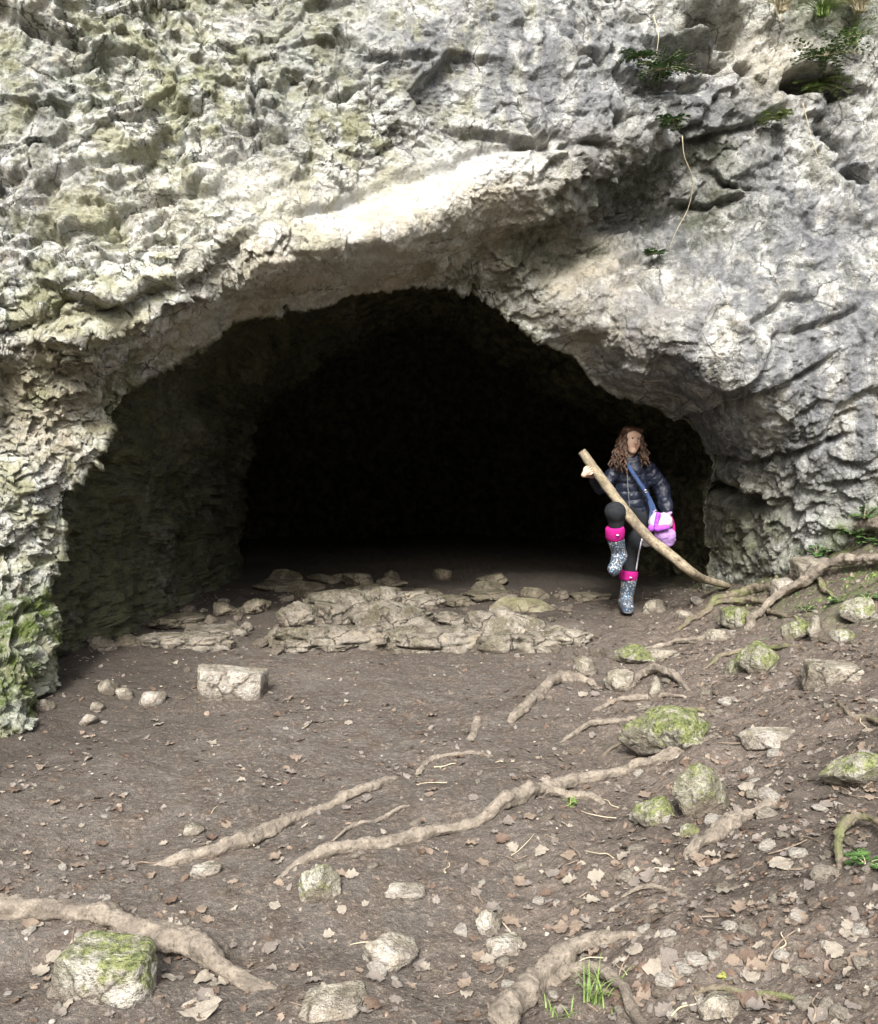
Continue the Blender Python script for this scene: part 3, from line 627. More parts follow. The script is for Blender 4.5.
L(295, 652, 60, 12, 'thin flat slab in front of the two squarish ledge blocks', style='slab', seed=64, sink=.25)
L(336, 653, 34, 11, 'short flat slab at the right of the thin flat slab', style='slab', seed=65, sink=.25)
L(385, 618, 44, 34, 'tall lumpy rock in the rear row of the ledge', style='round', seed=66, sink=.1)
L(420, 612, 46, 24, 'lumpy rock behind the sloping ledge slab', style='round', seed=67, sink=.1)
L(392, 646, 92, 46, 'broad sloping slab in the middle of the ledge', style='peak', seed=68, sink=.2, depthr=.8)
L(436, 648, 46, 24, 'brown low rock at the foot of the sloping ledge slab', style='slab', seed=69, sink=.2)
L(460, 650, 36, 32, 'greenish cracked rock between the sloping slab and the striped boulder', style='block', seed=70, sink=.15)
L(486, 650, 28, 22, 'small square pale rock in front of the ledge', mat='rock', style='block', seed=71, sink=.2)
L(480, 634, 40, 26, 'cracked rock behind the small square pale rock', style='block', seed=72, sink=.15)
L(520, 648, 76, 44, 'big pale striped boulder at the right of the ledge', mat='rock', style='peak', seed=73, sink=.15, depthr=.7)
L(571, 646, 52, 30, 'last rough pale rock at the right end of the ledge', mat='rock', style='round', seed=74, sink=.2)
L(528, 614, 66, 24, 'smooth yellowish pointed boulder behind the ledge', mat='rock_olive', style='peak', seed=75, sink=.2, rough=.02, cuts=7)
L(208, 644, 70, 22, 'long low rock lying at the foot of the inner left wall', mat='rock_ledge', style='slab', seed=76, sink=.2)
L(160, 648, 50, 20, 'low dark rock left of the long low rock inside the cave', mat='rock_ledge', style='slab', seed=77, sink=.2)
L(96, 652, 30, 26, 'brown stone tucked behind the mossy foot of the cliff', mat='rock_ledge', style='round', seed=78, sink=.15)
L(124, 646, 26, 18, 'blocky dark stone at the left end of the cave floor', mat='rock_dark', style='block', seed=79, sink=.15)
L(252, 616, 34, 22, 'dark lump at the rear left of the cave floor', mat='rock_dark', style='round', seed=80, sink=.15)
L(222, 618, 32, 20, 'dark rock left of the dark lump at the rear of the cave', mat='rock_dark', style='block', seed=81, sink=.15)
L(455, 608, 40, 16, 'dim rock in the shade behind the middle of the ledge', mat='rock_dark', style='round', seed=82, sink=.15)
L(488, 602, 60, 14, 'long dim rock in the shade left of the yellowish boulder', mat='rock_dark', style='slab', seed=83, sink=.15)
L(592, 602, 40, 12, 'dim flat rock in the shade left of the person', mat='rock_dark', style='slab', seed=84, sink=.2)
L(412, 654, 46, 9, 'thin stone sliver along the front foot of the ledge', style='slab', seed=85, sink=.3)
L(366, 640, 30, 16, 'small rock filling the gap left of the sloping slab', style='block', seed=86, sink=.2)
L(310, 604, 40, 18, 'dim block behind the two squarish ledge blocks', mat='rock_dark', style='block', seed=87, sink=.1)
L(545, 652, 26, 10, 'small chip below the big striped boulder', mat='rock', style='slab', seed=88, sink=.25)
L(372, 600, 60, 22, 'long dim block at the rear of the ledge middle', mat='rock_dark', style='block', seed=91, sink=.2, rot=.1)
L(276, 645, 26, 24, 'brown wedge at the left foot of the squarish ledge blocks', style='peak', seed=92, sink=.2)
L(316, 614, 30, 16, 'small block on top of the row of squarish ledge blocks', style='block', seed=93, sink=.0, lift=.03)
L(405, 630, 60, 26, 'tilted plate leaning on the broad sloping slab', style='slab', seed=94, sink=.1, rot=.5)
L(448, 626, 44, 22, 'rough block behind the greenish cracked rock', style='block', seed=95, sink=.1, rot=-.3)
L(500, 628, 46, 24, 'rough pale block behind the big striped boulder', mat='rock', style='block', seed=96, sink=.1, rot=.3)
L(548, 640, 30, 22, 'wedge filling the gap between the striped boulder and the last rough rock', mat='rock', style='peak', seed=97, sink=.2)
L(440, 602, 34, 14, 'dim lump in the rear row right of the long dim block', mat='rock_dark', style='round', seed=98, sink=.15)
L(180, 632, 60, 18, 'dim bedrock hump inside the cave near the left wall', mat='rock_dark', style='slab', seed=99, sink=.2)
for k in range(16):
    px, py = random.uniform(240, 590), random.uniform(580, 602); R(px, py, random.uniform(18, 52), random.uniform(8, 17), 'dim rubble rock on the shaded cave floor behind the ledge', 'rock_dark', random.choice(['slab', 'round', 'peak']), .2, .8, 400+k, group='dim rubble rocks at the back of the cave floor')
# rough cave floor rubble too small to name apart
stone_meshes = [rock_shape(300+k, 3, 10, rough=.07, style=['round', 'slab', 'block', 'peak'][k % 4]) for k in range(10)]
SM = {}
for k, (p, f) in enumerate(stone_meshes):
    for mt in ('pebble', 'pebble_pale', 'pebble_dull'): SM[k, mt] = mesh_np('small_stone', p, f, M[mt], False)
def dens(x, y):
    return .25+.75*sstep(-.6, 1.2, x-(.1+np.clip((y-2.8)/4.7, -.3, 1.4)*1.3))
def vis_pt(pyb, pyt):
    while True:
        px = random.uniform(2, 876); py = random.uniform(pyt-(60 if px > 700 else 0), pyb); h = hit(px, py)
        if px < 90 and py < 720: continue
        if h[1] < 8.0: return px, py, h
def place_small(lab, group, zone, n, smin, smax, mats):
    k = 0
    while k < n:
        px, py, h = vis_pt(1020, 640)
        if not zone(px, py) or random.random() > dens(h[0], h[1])*1.1: continue
        s = random.uniform(smin, smax)*random.choice([1, 1, 1, 1.6]); mt = random.choice(mats); q = random.randrange(10)
        o = link('small_stone', SM[q, mt], None, (h[0], h[1], h[2]+s*.15), (random.uniform(-.3, .3), random.uniform(-.3, .3), random.uniform(0, 6.3)), (s, s*random.uniform(.6, 1), s*random.uniform(.35, .6)))
        tag(o, lab, 'stone', group); k += 1
place_small('small loose pale stone on the leafy slope to the right', 'small stones on the slope', lambda x, y: x > 430, 190, .012, .030, ['pebble', 'pebble_pale', 'pebble_dull'])
place_small('small loose stone on the trodden earth to the left', 'small stones on the trodden earth', lambda x, y: x <= 430, 70, .010, .022, ['pebble', 'pebble_pale', 'pebble_dull'])
k = 0
while k < 90:   # rubble among the ledge rocks
    px, py = random.uniform(90, 600), random.uniform(596, 655); h = hit(px, py)
    s = random.uniform(.025, .07)
    o = link('small_stone', SM[random.randrange(10), random.choice(['pebble_dull', 'pebble_dull', 'pebble'])], None, (h[0], h[1], h[2]+s*.2), (random.uniform(-.4, .4), random.uniform(-.4, .4), random.uniform(0, 6.3)), (s, s*.8, s*random.uniform(.4, .8)))
    tag(o, 'loose dull rubble stone lying among the ledge rocks', 'stone', 'rubble stones along the ledge'); k += 1
def scatter(name, shapes, n, smin, smax, mats, label, flat=.5, lift=.1, tilt=.25, dfun=None, yr=(1.6, 8.6), xr=(-4.2, 4.4), zoneall=False, maxn=None):
    Vs, Fs, mi, o = [], [], [], 0
    g = np.random.default_rng(len(name)*7+n)
    for _ in range(n):
        y = g.uniform(*yr)**1.0; x = g.uniform(max(-.52*y-.4, xr[0]), .52*y+.4)
        if g.random() > (dfun or dens)(x, y) or not (xr[0] < x < xr[1]): continue
        if y > 5 and x < -.42*y-.1: continue
        p, f = shapes[g.integers(len(shapes))]; s = g.uniform(smin, smax)*g.choice([.7, 1, 1, 1.4]); a = g.uniform(0, 6.28); t1, t2 = g.normal(0, tilt, 2)
        ca, sa = math.cos(a), math.sin(a); q = p*np.array([s, s*g.uniform(.6, 1), s*flat]); q = np.stack([q[:, 0]*ca-q[:, 1]*sa, q[:, 0]*sa+q[:, 1]*ca, q[:, 2]], 1); q[:, 2] += q[:, 0]*t1+q[:, 1]*t2
        Vs.append(q+np.array([x, y, 0])); Fs.append(f+o); o += len(q); mi += [g.integers(len(mats))]*len(f)
    ctr = np.array([v.mean(0) for v in Vs]); z = gh(ctr[:, 0], ctr[:, 1])
    sl_x = (gh(ctr[:, 0]+.03, ctr[:, 1])-z)/.03; sl_y = (gh(ctr[:, 0], ctr[:, 1]+.03)-z)/.03
    for i, v in enumerate(Vs): v[:, 2] += z[i]+lift*smin+(v[:, 0]-ctr[i, 0])*sl_x[i]+(v[:, 1]-ctr[i, 1])*sl_y[i]
    me = mesh_np(name, np.vstack(Vs), np.vstack(Fs), None, False)
    for m in mats: me.materials.append(M[m])
    me.polygons.foreach_set('material_index', np.array(mi, np.int32)); return tag(link(name, me), label, kind='stuff')
low = [rock_shape(500+k, 2, 8, rough=.08) for k in range(6)]
scatter('gravel', low, 7000, .003, .008, ['pebble', 'pebble_pale', 'pebble_dull', 'twig'], 'grit and tiny stones scattered over the earth', .6, .3)
# ------------------------------------------------------------------ fallen leaves
def leaf_shape(seed, lobed=True):
    r = np.random.default_rng(seed); n = 11; t = np.linspace(0, 1, n); w = .42*np.sin(np.pi*t**.85)**.8
    if lobed: w = w*(1+.25*np.cos(t*np.pi*r.integers(5, 8)+r.uniform(0, 3)))
    w = np.maximum(w, .02); w[0] = .02; w[-1] = .02
    wl, wr = w*r.uniform(.8, 1.1, n), w*r.uniform(.8, 1.1, n); curl = r.uniform(-.4, .7); bend = r.uniform(-.3, .6); V_ = []
    for i in range(n):
        for s in (-1, -.5, 0, .5, 1):
            ww = (wl if s < 0 else wr)[i]*s; V_.append((t[i]-.5, ww+.06*math.sin(t[i]*3+seed), curl*abs(ww)**1.6*1.2+bend*(t[i]-.5)**2+.05*math.sin(t[i]*17+s*3+seed)*abs(s)+(r.uniform(0, .05))))
    V_ = np.array(V_); V_[:, 2] -= V_[:, 2].min(); return V_, grid_faces(n, 5)
leaves = [leaf_shape(k, k % 3 != 2) for k in range(14)]
LM = {(k, m): mesh_np('fallen_leaf', leaves[k][0], leaves[k][1], M[m], True) for k in range(14) for m in ('leaf_a', 'leaf_b', 'leaf_c', 'leaf_d')}
def leaf(h, s, m, lab, group=None, rz=None, k=None):
    sx = float((gh(h[0]+.04, h[1], 1)-gh(h[0]-.04, h[1], 1))[0]/.08); sy = float((gh(h[0], h[1]+.04)-gh(h[0], h[1]-.04))[0]/.08)
    from mathutils import Vector as Vc, Matrix
    nrm = Vc((-sx, -sy, 1)); nrm.normalize(); qq = nrm.to_track_quat('Z', 'Y'); import mathutils
    rq = mathutils.Quaternion((0, 0, 1), random.uniform(0, 6.28) if rz is None else rz); tq = mathutils.Quaternion((1, 0, 0), random.uniform(-.25, .25))
    o = link('fallen_leaf', LM[random.randrange(14) if k is None else k, m], None, (h[0], h[1], h[2]+.005), (qq@rq@tq).to_euler(), (s, s, s))
    return tag(o, lab, 'leaf', group)
leaf(hit(203, 1010), .125, 'leaf_b', 'large white lobed oak leaf at the bottom edge left of centre', rz=.7, k=0)
leaf(hit(782, 867), .085, 'leaf_b', 'bright cream leaf lying flat on the slope at lower right', rz=.2, k=4)
leaf(hit(222, 986), .06, 'leaf_b', 'curled white leaf left of the tip of the thick root', rz=1.2, k=1)
leaf(hit(512, 850), .055, 'leaf_b', 'star-shaped cream leaf in the middle of the lower slope', rz=2.2, k=3)
leaf(hit(352, 878), .05, 'leaf_b', 'small bright leaf between the white mossy stone and the root', rz=.5, k=6)
leaf(hit(748, 790), .07, 'leaf_b', 'pale leaf right of the upright pointed mossy stone', rz=1., k=7)
n = 0
while n < 290:
    py = 660+360*random.random()**.8; px = random.uniform(2, 876); h = hit(px, py)
    if (px < 90 and py < 725) or random.random() > .35+.65*dens(h[0], h[1]): continue
    m = random.choice(['leaf_a', 'leaf_a', 'leaf_d', 'leaf_d', 'leaf_b', 'leaf_c']) ; s = random.uniform(.028, .066)
    wet = {'leaf_a': 'dry tan', 'leaf_d': 'greyish', 'leaf_b': 'pale bleached', 'leaf_c': 'dark brown'}[m]; side = 'leafy slope on the right' if px > 430 else 'trodden earth on the left'
    leaf(h, s, m, 'small %s fallen leaf on the %s' % (wet, side), '%s fallen leaves on the %s' % (wet, side)); n += 1
frag = leaves
scatter('leaf_litter', frag, 23000, .011, .033, ['leaf_a', 'leaf_d', 'leaf_c', 'leaf_c', 'leaf_c', 'leaf_d', 'leaf_b', 'leaf_d'], 'broken brown and pale leaf litter over the slope', 1., .25, .22, dfun=lambda x, y: (.14+.86*dens(x, y)**1.5)*(.45+.55*float(fbm(np.array([[x*1.7, y*1.7, 3.]]), 2, 91)[0] > -.1)))
scatter('ground_cover', leaves, 5200, .010, .024, ['green', 'green2', 'green2', 'leaf_a'], 'low green ground cover creeping over the bank at the foot of the cliff', 1., .6, .5, dfun=lambda x, y: sstep(1.9, 3.0, x)*sstep(4.6, 6.0, y)*(.12+.88*sstep(.05, .5, float(fbm(np.array([[x*2.2, y*2.2, 0.]]), 2, 55)[0]))), yr=(4.4, 7.4), xr=(1.9, 4.4))
# twigs
def twig(pts, r, lab, group=None, mat='twig', name='twig'):
    P = crom(np.array(pts), 18); o = link(name, mesh_any(name, *tube(P-P[0], np.linspace(r, r*.5, 18), 6, int(pts[0][0]*100) % 97, .15), M[mat]), None, P[0]); return tag(o, lab, name, group)
for i in range(60):
    px, py = random.uniform(10, 870), random.uniform(690, 1015)
    if px < 430 and random.random() < .55: px = random.uniform(440, 870)
    h = hit(px, py); a = random.uniform(0, 3.14); ln = random.uniform(.05, .16); P = []
    for t in (-.5, -.15, .2, .5):
        x_ = h[0]+math.cos(a)*ln*t+random.uniform(-.01, .01); y_ = h[1]+math.sin(a)*ln*t+random.uniform(-.01, .01); P.append((x_, y_, gh(x_, y_)[0]+.006+random.uniform(0, .008)))
    twig(P, random.uniform(.0015, .0035), 'thin short brown twig lying in the leaf litter', 'short twigs in the leaf litter', random.choice(['twig', 'straw', 'twig']))
# ------------------------------------------------------------------ roots
def root(pp, r, lab, mat='root', up=.35, taper=(1, .6), arch=None, name='tree_root', parent=None, lump=.26, endin=True, wav=.0):
    pts_ = []
    for i, q in enumerate(pp):
        h = hit(q[0], q[1]); rr = (q[2] if len(q) > 2 else r); m = math.hypot(h[1], CAMH-h[2])/FPX*rr
        pts_.append([h[0], h[1], h[2], m, q[3] if len(q) > 3 else 0.])
    C = crom(np.array(pts_), max(40, len(pp)*22)); zz = gh(C[:, 0], C[:, 1], False)
    C[:, 3] = np.maximum(C[:, 3], .004)
    k = np.ones(len(C))
    z = zz+C[:, 3]*(up*.8-.02)+C[:, 4]+C[:, 3]*.45*fbm(C[:, :3]*4+3, 2, 4)+.006*fbm(C[:, :3]*7, 2, 3)
    if endin: e = np.linspace(0, 1, len(C)); z -= C[:, 3]*1.2*(sstep(.12, 0, e)*(0 if pp[0][0] < 5 or pp[0][1] > 1015 or pp[0][0] > 870 else 1)+sstep(.9, 1, e)*(0 if pp[-1][0] > 870 or pp[-1][1] > 1015 else 1))
    P = np.stack([C[:, 0], C[:, 1], z], 1); P[:, :2] += .020*np.stack([fbm(P*4, 3, 8), fbm(P*4+9, 3, 8)], 1)*np.clip(C[:, 3:4]/.02, .5, 1)
    v, f = tube(P, C[:, 3]*(.86+.26*fbm(P*8, 3, 5)), 26, int(pp[0][0]) % 89, lump)
    b = P[0] if parent is None else np.array(parent['_loc'])
    o = link(name, mesh_any(name, v-b, f, M[mat]), parent, P[0] if parent is None else (0, 0, 0))
    if parent is None: tag(o, lab, 'root'); o['_loc'] = [float(q) for q in P[0]]; ROOTS.append(o)
    return o
root([(-30, 912, 12), (20, 914, 12), (70, 916, 12), (120, 926, 12), (160, 946, 12), (200, 968, 11), (232, 985, 9), (278, 990, 5)], 10, 'thick smooth root crossing the bottom left corner above the white stone', up=.7)
root([(140, 868, 4), (190, 860, 6), (235, 848, 8), (280, 828, 8), (330, 806, 6), (375, 790, 5), (405, 776, 4)], 6, 'faint half-buried root running diagonally over the trodden earth', up=.2)
a_ = root([(272, 882, 5), (300, 860, 7), (360, 850, 7), (430, 838, 7), (490, 816, 8), (540, 793, 8), (580, 783, 6), (630, 774, 6), (680, 755, 6), (712, 737, 4)], 7, 'long winding root crossing the middle of the foreground to the mossy boulder', up=.6)
root([(538, 794, 6), (565, 798, 5), (590, 802, 5), (608, 806, 3)], 5, None, up=.6, name='side_root', parent=a_)
root([(682, 862, 7), (705, 843, 8), (740, 820, 8), (778, 802, 5)], 8, 'short thick root stub below the upright pointed mossy stone', up=.6)
b_ = root([(500, 1040, 13), (525, 1000, 12), (548, 978, 10), (575, 958, 7), (610, 945, 6), (645, 940, 4)], 9, 'thick forked root rising from the bottom edge right of centre', up=.7)
root([(545, 985, 8), (575, 982, 7), (605, 984, 7), (628, 1000, 7), (655, 1040, 7)], 7, None, up=.7, name='side_root', parent=b_)
root([(690, 995, 3), (720, 993, 4), (755, 997, 4), (795, 1001, 2)], 3, 'thin brown root lying across the leaves at the bottom right', 'root_dark', up=.8)
root([(500, 727, 5), (528, 708, 6), (548, 688, 7), (578, 682, 6), (600, 690, 3)], 6, 'bent root like an elbow on the middle slope below the ledge', up=.6)
root([(418, 778, 3), (430, 762, 4), (455, 756, 3), (492, 755, 2)], 3, 'thin pale root in the trodden earth above the long winding root', up=.6)
root([(470, 742, 5), (474, 730, 6), (476, 718, 4)], 6, 'stubby root knob left of the bent elbow root', up=.6)
root([(628, 690, 3), (645, 678, 5, .02), (666, 678, 5, .03), (690, 692, 3)], 5, 'small arching root holding a narrow stone on the middle slope', up=.9)
root([(590, 712, 2), (625, 702, 3), (660, 698, 3), (690, 700, 2)], 3, 'slender root just above the biggest mossy boulder', up=.7)
root([(672, 634, 2), (700, 618, 4), (727, 602, 4.5, .02), (750, 594, 5, .03), (778, 596, 4, .02)], 5, 'dark root reaching down towards the foot of the stick', 'root_dark', up=.9)
root([(746, 632, 4, .0), (760, 618, 5, .03), (780, 604, 5, .05), (803, 592, 5.5, .06), (828, 580, 6, .07), (856, 576, 6, .06), (900, 578, 7, .05)], 7, 'longest grey root of the upper group, running to the right edge over a mossy boulder', up=.9)
root([(820, 562, 4, .0), (834, 548, 6, .05), (853, 541, 7, .08), (905, 544, 7, .08)], 7, 'topmost root of the upper group, looping out of the leafy bank at the right edge', 'root', up=.9)
root([(752, 582, 4), (762, 570, 5, .03), (787, 566, 5, .05), (806, 566, 3, .03)], 4, 'gnarled short root at the foot of the cliff above the pale angular boulder', 'root_dark', up=.9)
root([(771, 592, 2), (778, 580, 3, .03), (790, 570, 3, .04), (802, 566, 2, .02)], 3, 'thin twisted root left of the pale angular boulder', 'root_dark', up=.9)
root([(838, 872, 2), (838, 850, 4, .02), (850, 835, 5, .04), (868, 836, 5, .03), (900, 850, 6, .02)], 5, 'knotted rootlets with sprouting leaves at the right edge', 'root_dark', up=.9)
root([(600, 760, 1.5), (640, 735, 2), (690, 712, 2.5), (730, 716, 1.5)], 2, 'thin dead root trailing behind the biggest mossy boulder', 'root_dark', up=.8)
for pp, lab in [([(640, 652, 2), (672, 646, 3), (706, 640, 3), (735, 634, 2)], 'thin root threading from the small mossy stone to the forked roots'),
                ([(700, 612, 2), (722, 606, 3, .01), (750, 606, 4, .02), (776, 616, 3, .01), (800, 622, 2)], 'thin root looping below the dark root on the bank'),
                ([(790, 566, 2, .02), (806, 574, 3, .03), (822, 592, 3, .01), (838, 600, 2)], 'thin root dropping over the pale angular boulder'),
                ([(700, 672, 2), (730, 656, 3), (770, 650, 3), (812, 652, 2)], 'thin root crossing the upper slope above the knobbly stone'),
                ([(560, 742, 2), (590, 728, 3), (625, 722, 3), (650, 716, 2)], 'thin pale root left of the biggest mossy boulder'),
                ([(330, 846, 1.5), (352, 830, 2), (380, 822, 2.5), (410, 806, 1.5)], 'rootlet between the two diagonal roots on the trodden earth'),
                ([(620, 900, 1.5), (660, 890, 2.5), (700, 896, 2), (742, 884, 1.5)], 'rootlet in the leaf litter below the short thick root stub'),
                ([(836, 700, 1.5), (850, 716, 3), (868, 722, 3), (895, 735, 3)], 'rootlet at the right edge above the cut-off mossy boulder')]:
    root(pp, 3, lab, 'root_dark' if pp[0][0] > 690 else 'root', up=.9)
# ------------------------------------------------------------------ plants
def blades(base, n, ln, w, spread, mat, seed=0):
    r = np.random.default_rng(seed); parts = []
    for _ in range(n):
        a = r.uniform(0, 6.28); L_ = ln*r.uniform(.5, 1.1); le = r.uniform(.2, 1)*spread; b = np.array([r.normal(0, .02), r.normal(0, .02), 0]); v = []
        for t in np.linspace(0, 1, 6):
            c = b+np.array([math.cos(a), math.sin(a), 0])*le*L_*t**1.6+np.array([0, 0, L_*(t-.45*spread*t*t)]); s_ = w*(1-t**2)*.5+.0004; o_ = np.array([-math.sin(a), math.cos(a), 0])*s_
            v += [c-o_, c+o_]
        parts.append((np.array(v), grid_faces(6, 2)))
    return merge(parts)
def sprig(n, size, ls, seed, hang=0.):
    """stems with pairs of leaflets"""
    r = np.random.default_rng(seed); st, lf = [], []
    for k in range(n):
        a = r.uniform(0, 6.28); L_ = size*r.uniform(.6, 1.1); el = r.uniform(.3, 1.2)-hang
        d = np.array([math.cos(a)*math.cos(el), math.sin(a)*math.cos(el)-.25, math.sin(el)]); P = np.array([d*L_*t+np.array([0, 0, -.3*L_*t*t]) for t in np.linspace(0, 1, 8)])
        st.append(tube(P, np.linspace(.0018, .0008, 8), 4, 1, 0, False))
        for i in range(1, 8):
            for s in (-1, 1):
                q, f = leaves[r.integers(14)]; sc = ls*r.uniform(.6, 1.1); an = a+s*r.uniform(.6, 1.4); q = q*np.array([sc, sc*.8, sc*.6]); q[:, 0] += sc*.5
                tl = r.uniform(-.5, .6); q = np.stack([q[:, 0], q[:, 1]*math.cos(tl)-q[:, 2]*math.sin(tl), q[:, 1]*math.sin(tl)+q[:, 2]*math.cos(tl)], 1)
                ca, sa = math.cos(an), math.sin(an); lf.append((np.stack([q[:, 0]*ca-q[:, 1]*sa, q[:, 0]*sa+q[:, 1]*ca, q[:, 2]], 1)+P[i], f))
    return merge(st), merge(lf)
def plant(loc, lab, n=6, size=.12, ls=.03, seed=0, mat='green', hang=0., name='leafy_plant'):
    e = empty(name, loc, lab, 'plant'); s_, l_ = sprig(n, size, ls, seed, hang)
    link('stem', mesh_any('stem', *s_, M['straw']), e); link('foliage', mesh_any('foliage', *l_, M[mat]), e); return e
def grass(loc, lab, n, ln, w=.004, spread=.8, mat='green2', seed=0):
    o = link('grass_tuft', mesh_any('grass_tuft', *blades(None, n, ln, w, spread, M[mat], seed), M[mat]), None, loc); return tag(o, lab, 'grass tuft')
grass(hit(600, 1005), 'green grass tuft growing beside the forked root at the bottom edge', 34, .13, .004, .9, seed=1)
grass(hit(566, 1018), 'small sparse grass tuft left of the larger tuft at the bottom edge', 14, .06, .004, .9, seed=2)
plant(hit(722, 982), 'tiny yellow-green seedling in the leaf litter at the bottom right', 4, .02, .014, 3, 'leaf_y')
plant(hit(848, 862), 'small leafy plant sprouting through the knotted rootlets', 7, .09, .028, 4)
plant(hit(866, 866), 'bright seedling at the right edge beside the leafy plant in the rootlets', 4, .06, .025, 5)
plant(hit(796, 628), 'leafy sprig growing on the dark green mossy stone', 7, .09, .03, 6)
plant(hit(836, 604), 'low weed between the two big roots near the right edge', 7, .10, .03, 7)
plant(hit(868, 600), 'low weed at the right edge under the longest grey root', 7, .10, .03, 8)
plant(hit(722, 598), 'tiny weed at the bend of the dark root', 4, .05, .02, 9)
plant(hit(806, 612), 'trailing weed in the hollow under the longest grey root', 6, .09, .022, 10)
for i, (px, py, s, lab) in enumerate([(862, 512, .20, 'dense leafy weed on the mossy bank at the right edge of the cliff foot'), (846, 530, .14, 'broad-leaved weed left of the dense weed on the bank'), (870, 540, .12, 'low weed just above the topmost root'), (812, 548, .13, 'pale weed in the corner between cliff and bank'), (795, 560, .10, 'small weed at the very foot of the cliff')]):
    h, n_ = cliff_point(px, py); g = hit(px, py); p = h if h[1] < g[1] else g
    plant(p+np.array([0, -.05, -.03]), lab, 10, s, .032, 20+i)
for i, (px, py, s, n_, lab, mt, hg) in enumerate([(657, 72, .20, 12, 'hart tongue like fern clump hanging in a crevice high on the cliff', 'green', .5), (640, 66, .12, 6, 'small dark sprig left of the fern clump', 'green', .3), (822, 62, .26, 14, 'ivy clump growing from the ledge at the top right', 'green', .4), (808, 88, .18, 8, 'loose trailing weed below the ivy clump', 'green2', .9),
    (672, 126, .10, 6, 'little tuft of leaves on the brow above the hanging stem', 'green', .6), (768, 118, .10, 6, 'pale grey-green sprig under the ledge right of the brow', 'green2', .5), (648, 256, .07, 5, 'tiny sprig at the lower tip of the hanging stem', 'green', .4)]):
    h, _ = cliff_point(px, py); plant(h+np.array([0, -.10, 0]), lab, n_*3, s*1.15, .036, 40+i, mt, hg)
for i, (px, py, lab, n_, ln) in enumerate([(858, 8, 'dry grass tuft at the top right corner', 60, .30), (820, 12, 'olive grass tuft left of the corner tuft', 50, .26), (780, 12, 'thin grass tuft on the top ledge left of the olive tuft', 30, .22), (848, 38, 'hanging grass tuft below the corner tuft', 40, .24)]):
    h, _ = cliff_point(px, py); grass(h+np.array([0, -.10, -.06]), lab, n_*2, ln*1.2, .008, 1.5, 'green2' if i % 2 else 'straw', 60+i)
P = []
for px, py in [(682, 138), (680, 165), (679, 190), (674, 215), (668, 240), (664, 252)]: h, _ = cliff_point(px, py); P.append(h+np.array([0, -.22 if 150 < py < 245 else -.10, 0]))
P[0][1] += .08; y0 = min(q[1] for q in P)
for q in P[1:]: q[1] = .5*q[1]+.5*y0
twig(P, .0035, 'dry stem hanging down over the dark recess right of the brow', None, 'straw', 'hanging_stem')
for i, (a, b, c, lab) in enumerate([((652, 22), (655, 45), (656, 62), 'thin dead stem hanging above the fern clump'), ((765, 2), (772, 20), (776, 34), 'thin dead stem dangling from the top ledge'), ((800, 110), (806, 135), (808, 160), 'fine dead stem trailing down the right face')]):
    P = [cliff_point(*q)[0]+np.array([0, -.12, 0]) for q in (a, b, c)]; twig(P, .004, lab, None, 'straw', 'hanging_stem')
h = hit(570, 806); o = plant(h, 'green moss sprigs beside the side branch of the long winding root', 8, .05, .02, 70, 'green2')
# ------------------------------------------------------------------ the girl
PY = 7.45; fz = float(gh(W(626, 612, PY)[0], PY)[0])
def B(X, Yp, dy=0.):
    """a spot read off the enlarged crop (4.39 px per px, corner at 560, 410) at her distance"""
    return W(560+X/4.39, 410+Yp/4.39, PY+dy)+np.array([0, 0, DZ])
DZ = 0.; DZ = fz-B(288, 884)[2]+.0
def mat_simple(name, a, b_, sc, rough, spec=.3, bump=.2): return plain(name, a, b_, sc, rough, bump, spec)
M['skin'] = mat_simple('skin', (.50, .33, .245), (.58, .40, .31), 12, .5, .35, .05)
M['hair'] = mat_simple('brown_hair', (.018, .010, .007), (.10, .05, .027), 30, .5, .4, .6)
M['jacket'] = mat_simple('navy_quilt', (.007, .010, .021), (.018, .023, .042), 30, .45, .4, .5)
M['leggings'] = mat_simple('charcoal_knit', (.013, .015, .018), (.024, .026, .030), 40, .85, .2, .1)
M['pink'] = mat_simple('pink_fleece', (.34, .012, .15), (.42, .02, .20), 60, .95, .1, .6)
M['white'] = mat_simple('white_cloth', (.40, .38, .42), (.56, .54, .58), 40, .9, .1, .4)
M['lilac'] = mat_simple('lilac_plush', (.33, .18, .45), (.46, .29, .58), 50, .95, .1, .6)
M['purple'] = mat_simple('purple_plush', (.30, .06, .48), (.42, .12, .60), 50, .95, .1, .6)
M['blue'] = mat_simple('blue_webbing', (.03, .055, .13), (.05, .085, .19), 60, .75, .2, .3)
M['metal'] = mat_simple('silver_ring', (.6, .6, .62), (.7, .7, .7), 20, .3, .5, 0); M['metal'].node_tree.nodes['Principled BSDF'].inputs['Metallic'].default_value = 1
M['sole'] = mat_simple('grey_rubber', (.10, .10, .11), (.15, .15, .16), 30, .7)
M['lips'] = mat_simple('lips', (.42, .09, .09), (.48, .12, .12), 30, .4, .4, 0)
M['eyew'] = mat_simple('eye_white', (.7, .68, .66), (.75, .73, .7), 30, .25, .5, 0)
M['iris'] = mat_simple('dark_iris', (.03, .02, .015), (.05, .03, .02), 30, .2, .5, 0)
M['brow'] = mat_simple('eyebrow_hair', (.05, .03, .018), (.08, .045, .03), 60, .8, .2, 0)
m = N('speckled_wellington', .4, .5); c = m.co(); v_ = m.n('TexVoronoi', {'Vector': c, 'Scale': 62.}); sp = m.n('SeparateColor', {0: v_.outputs['Color']})
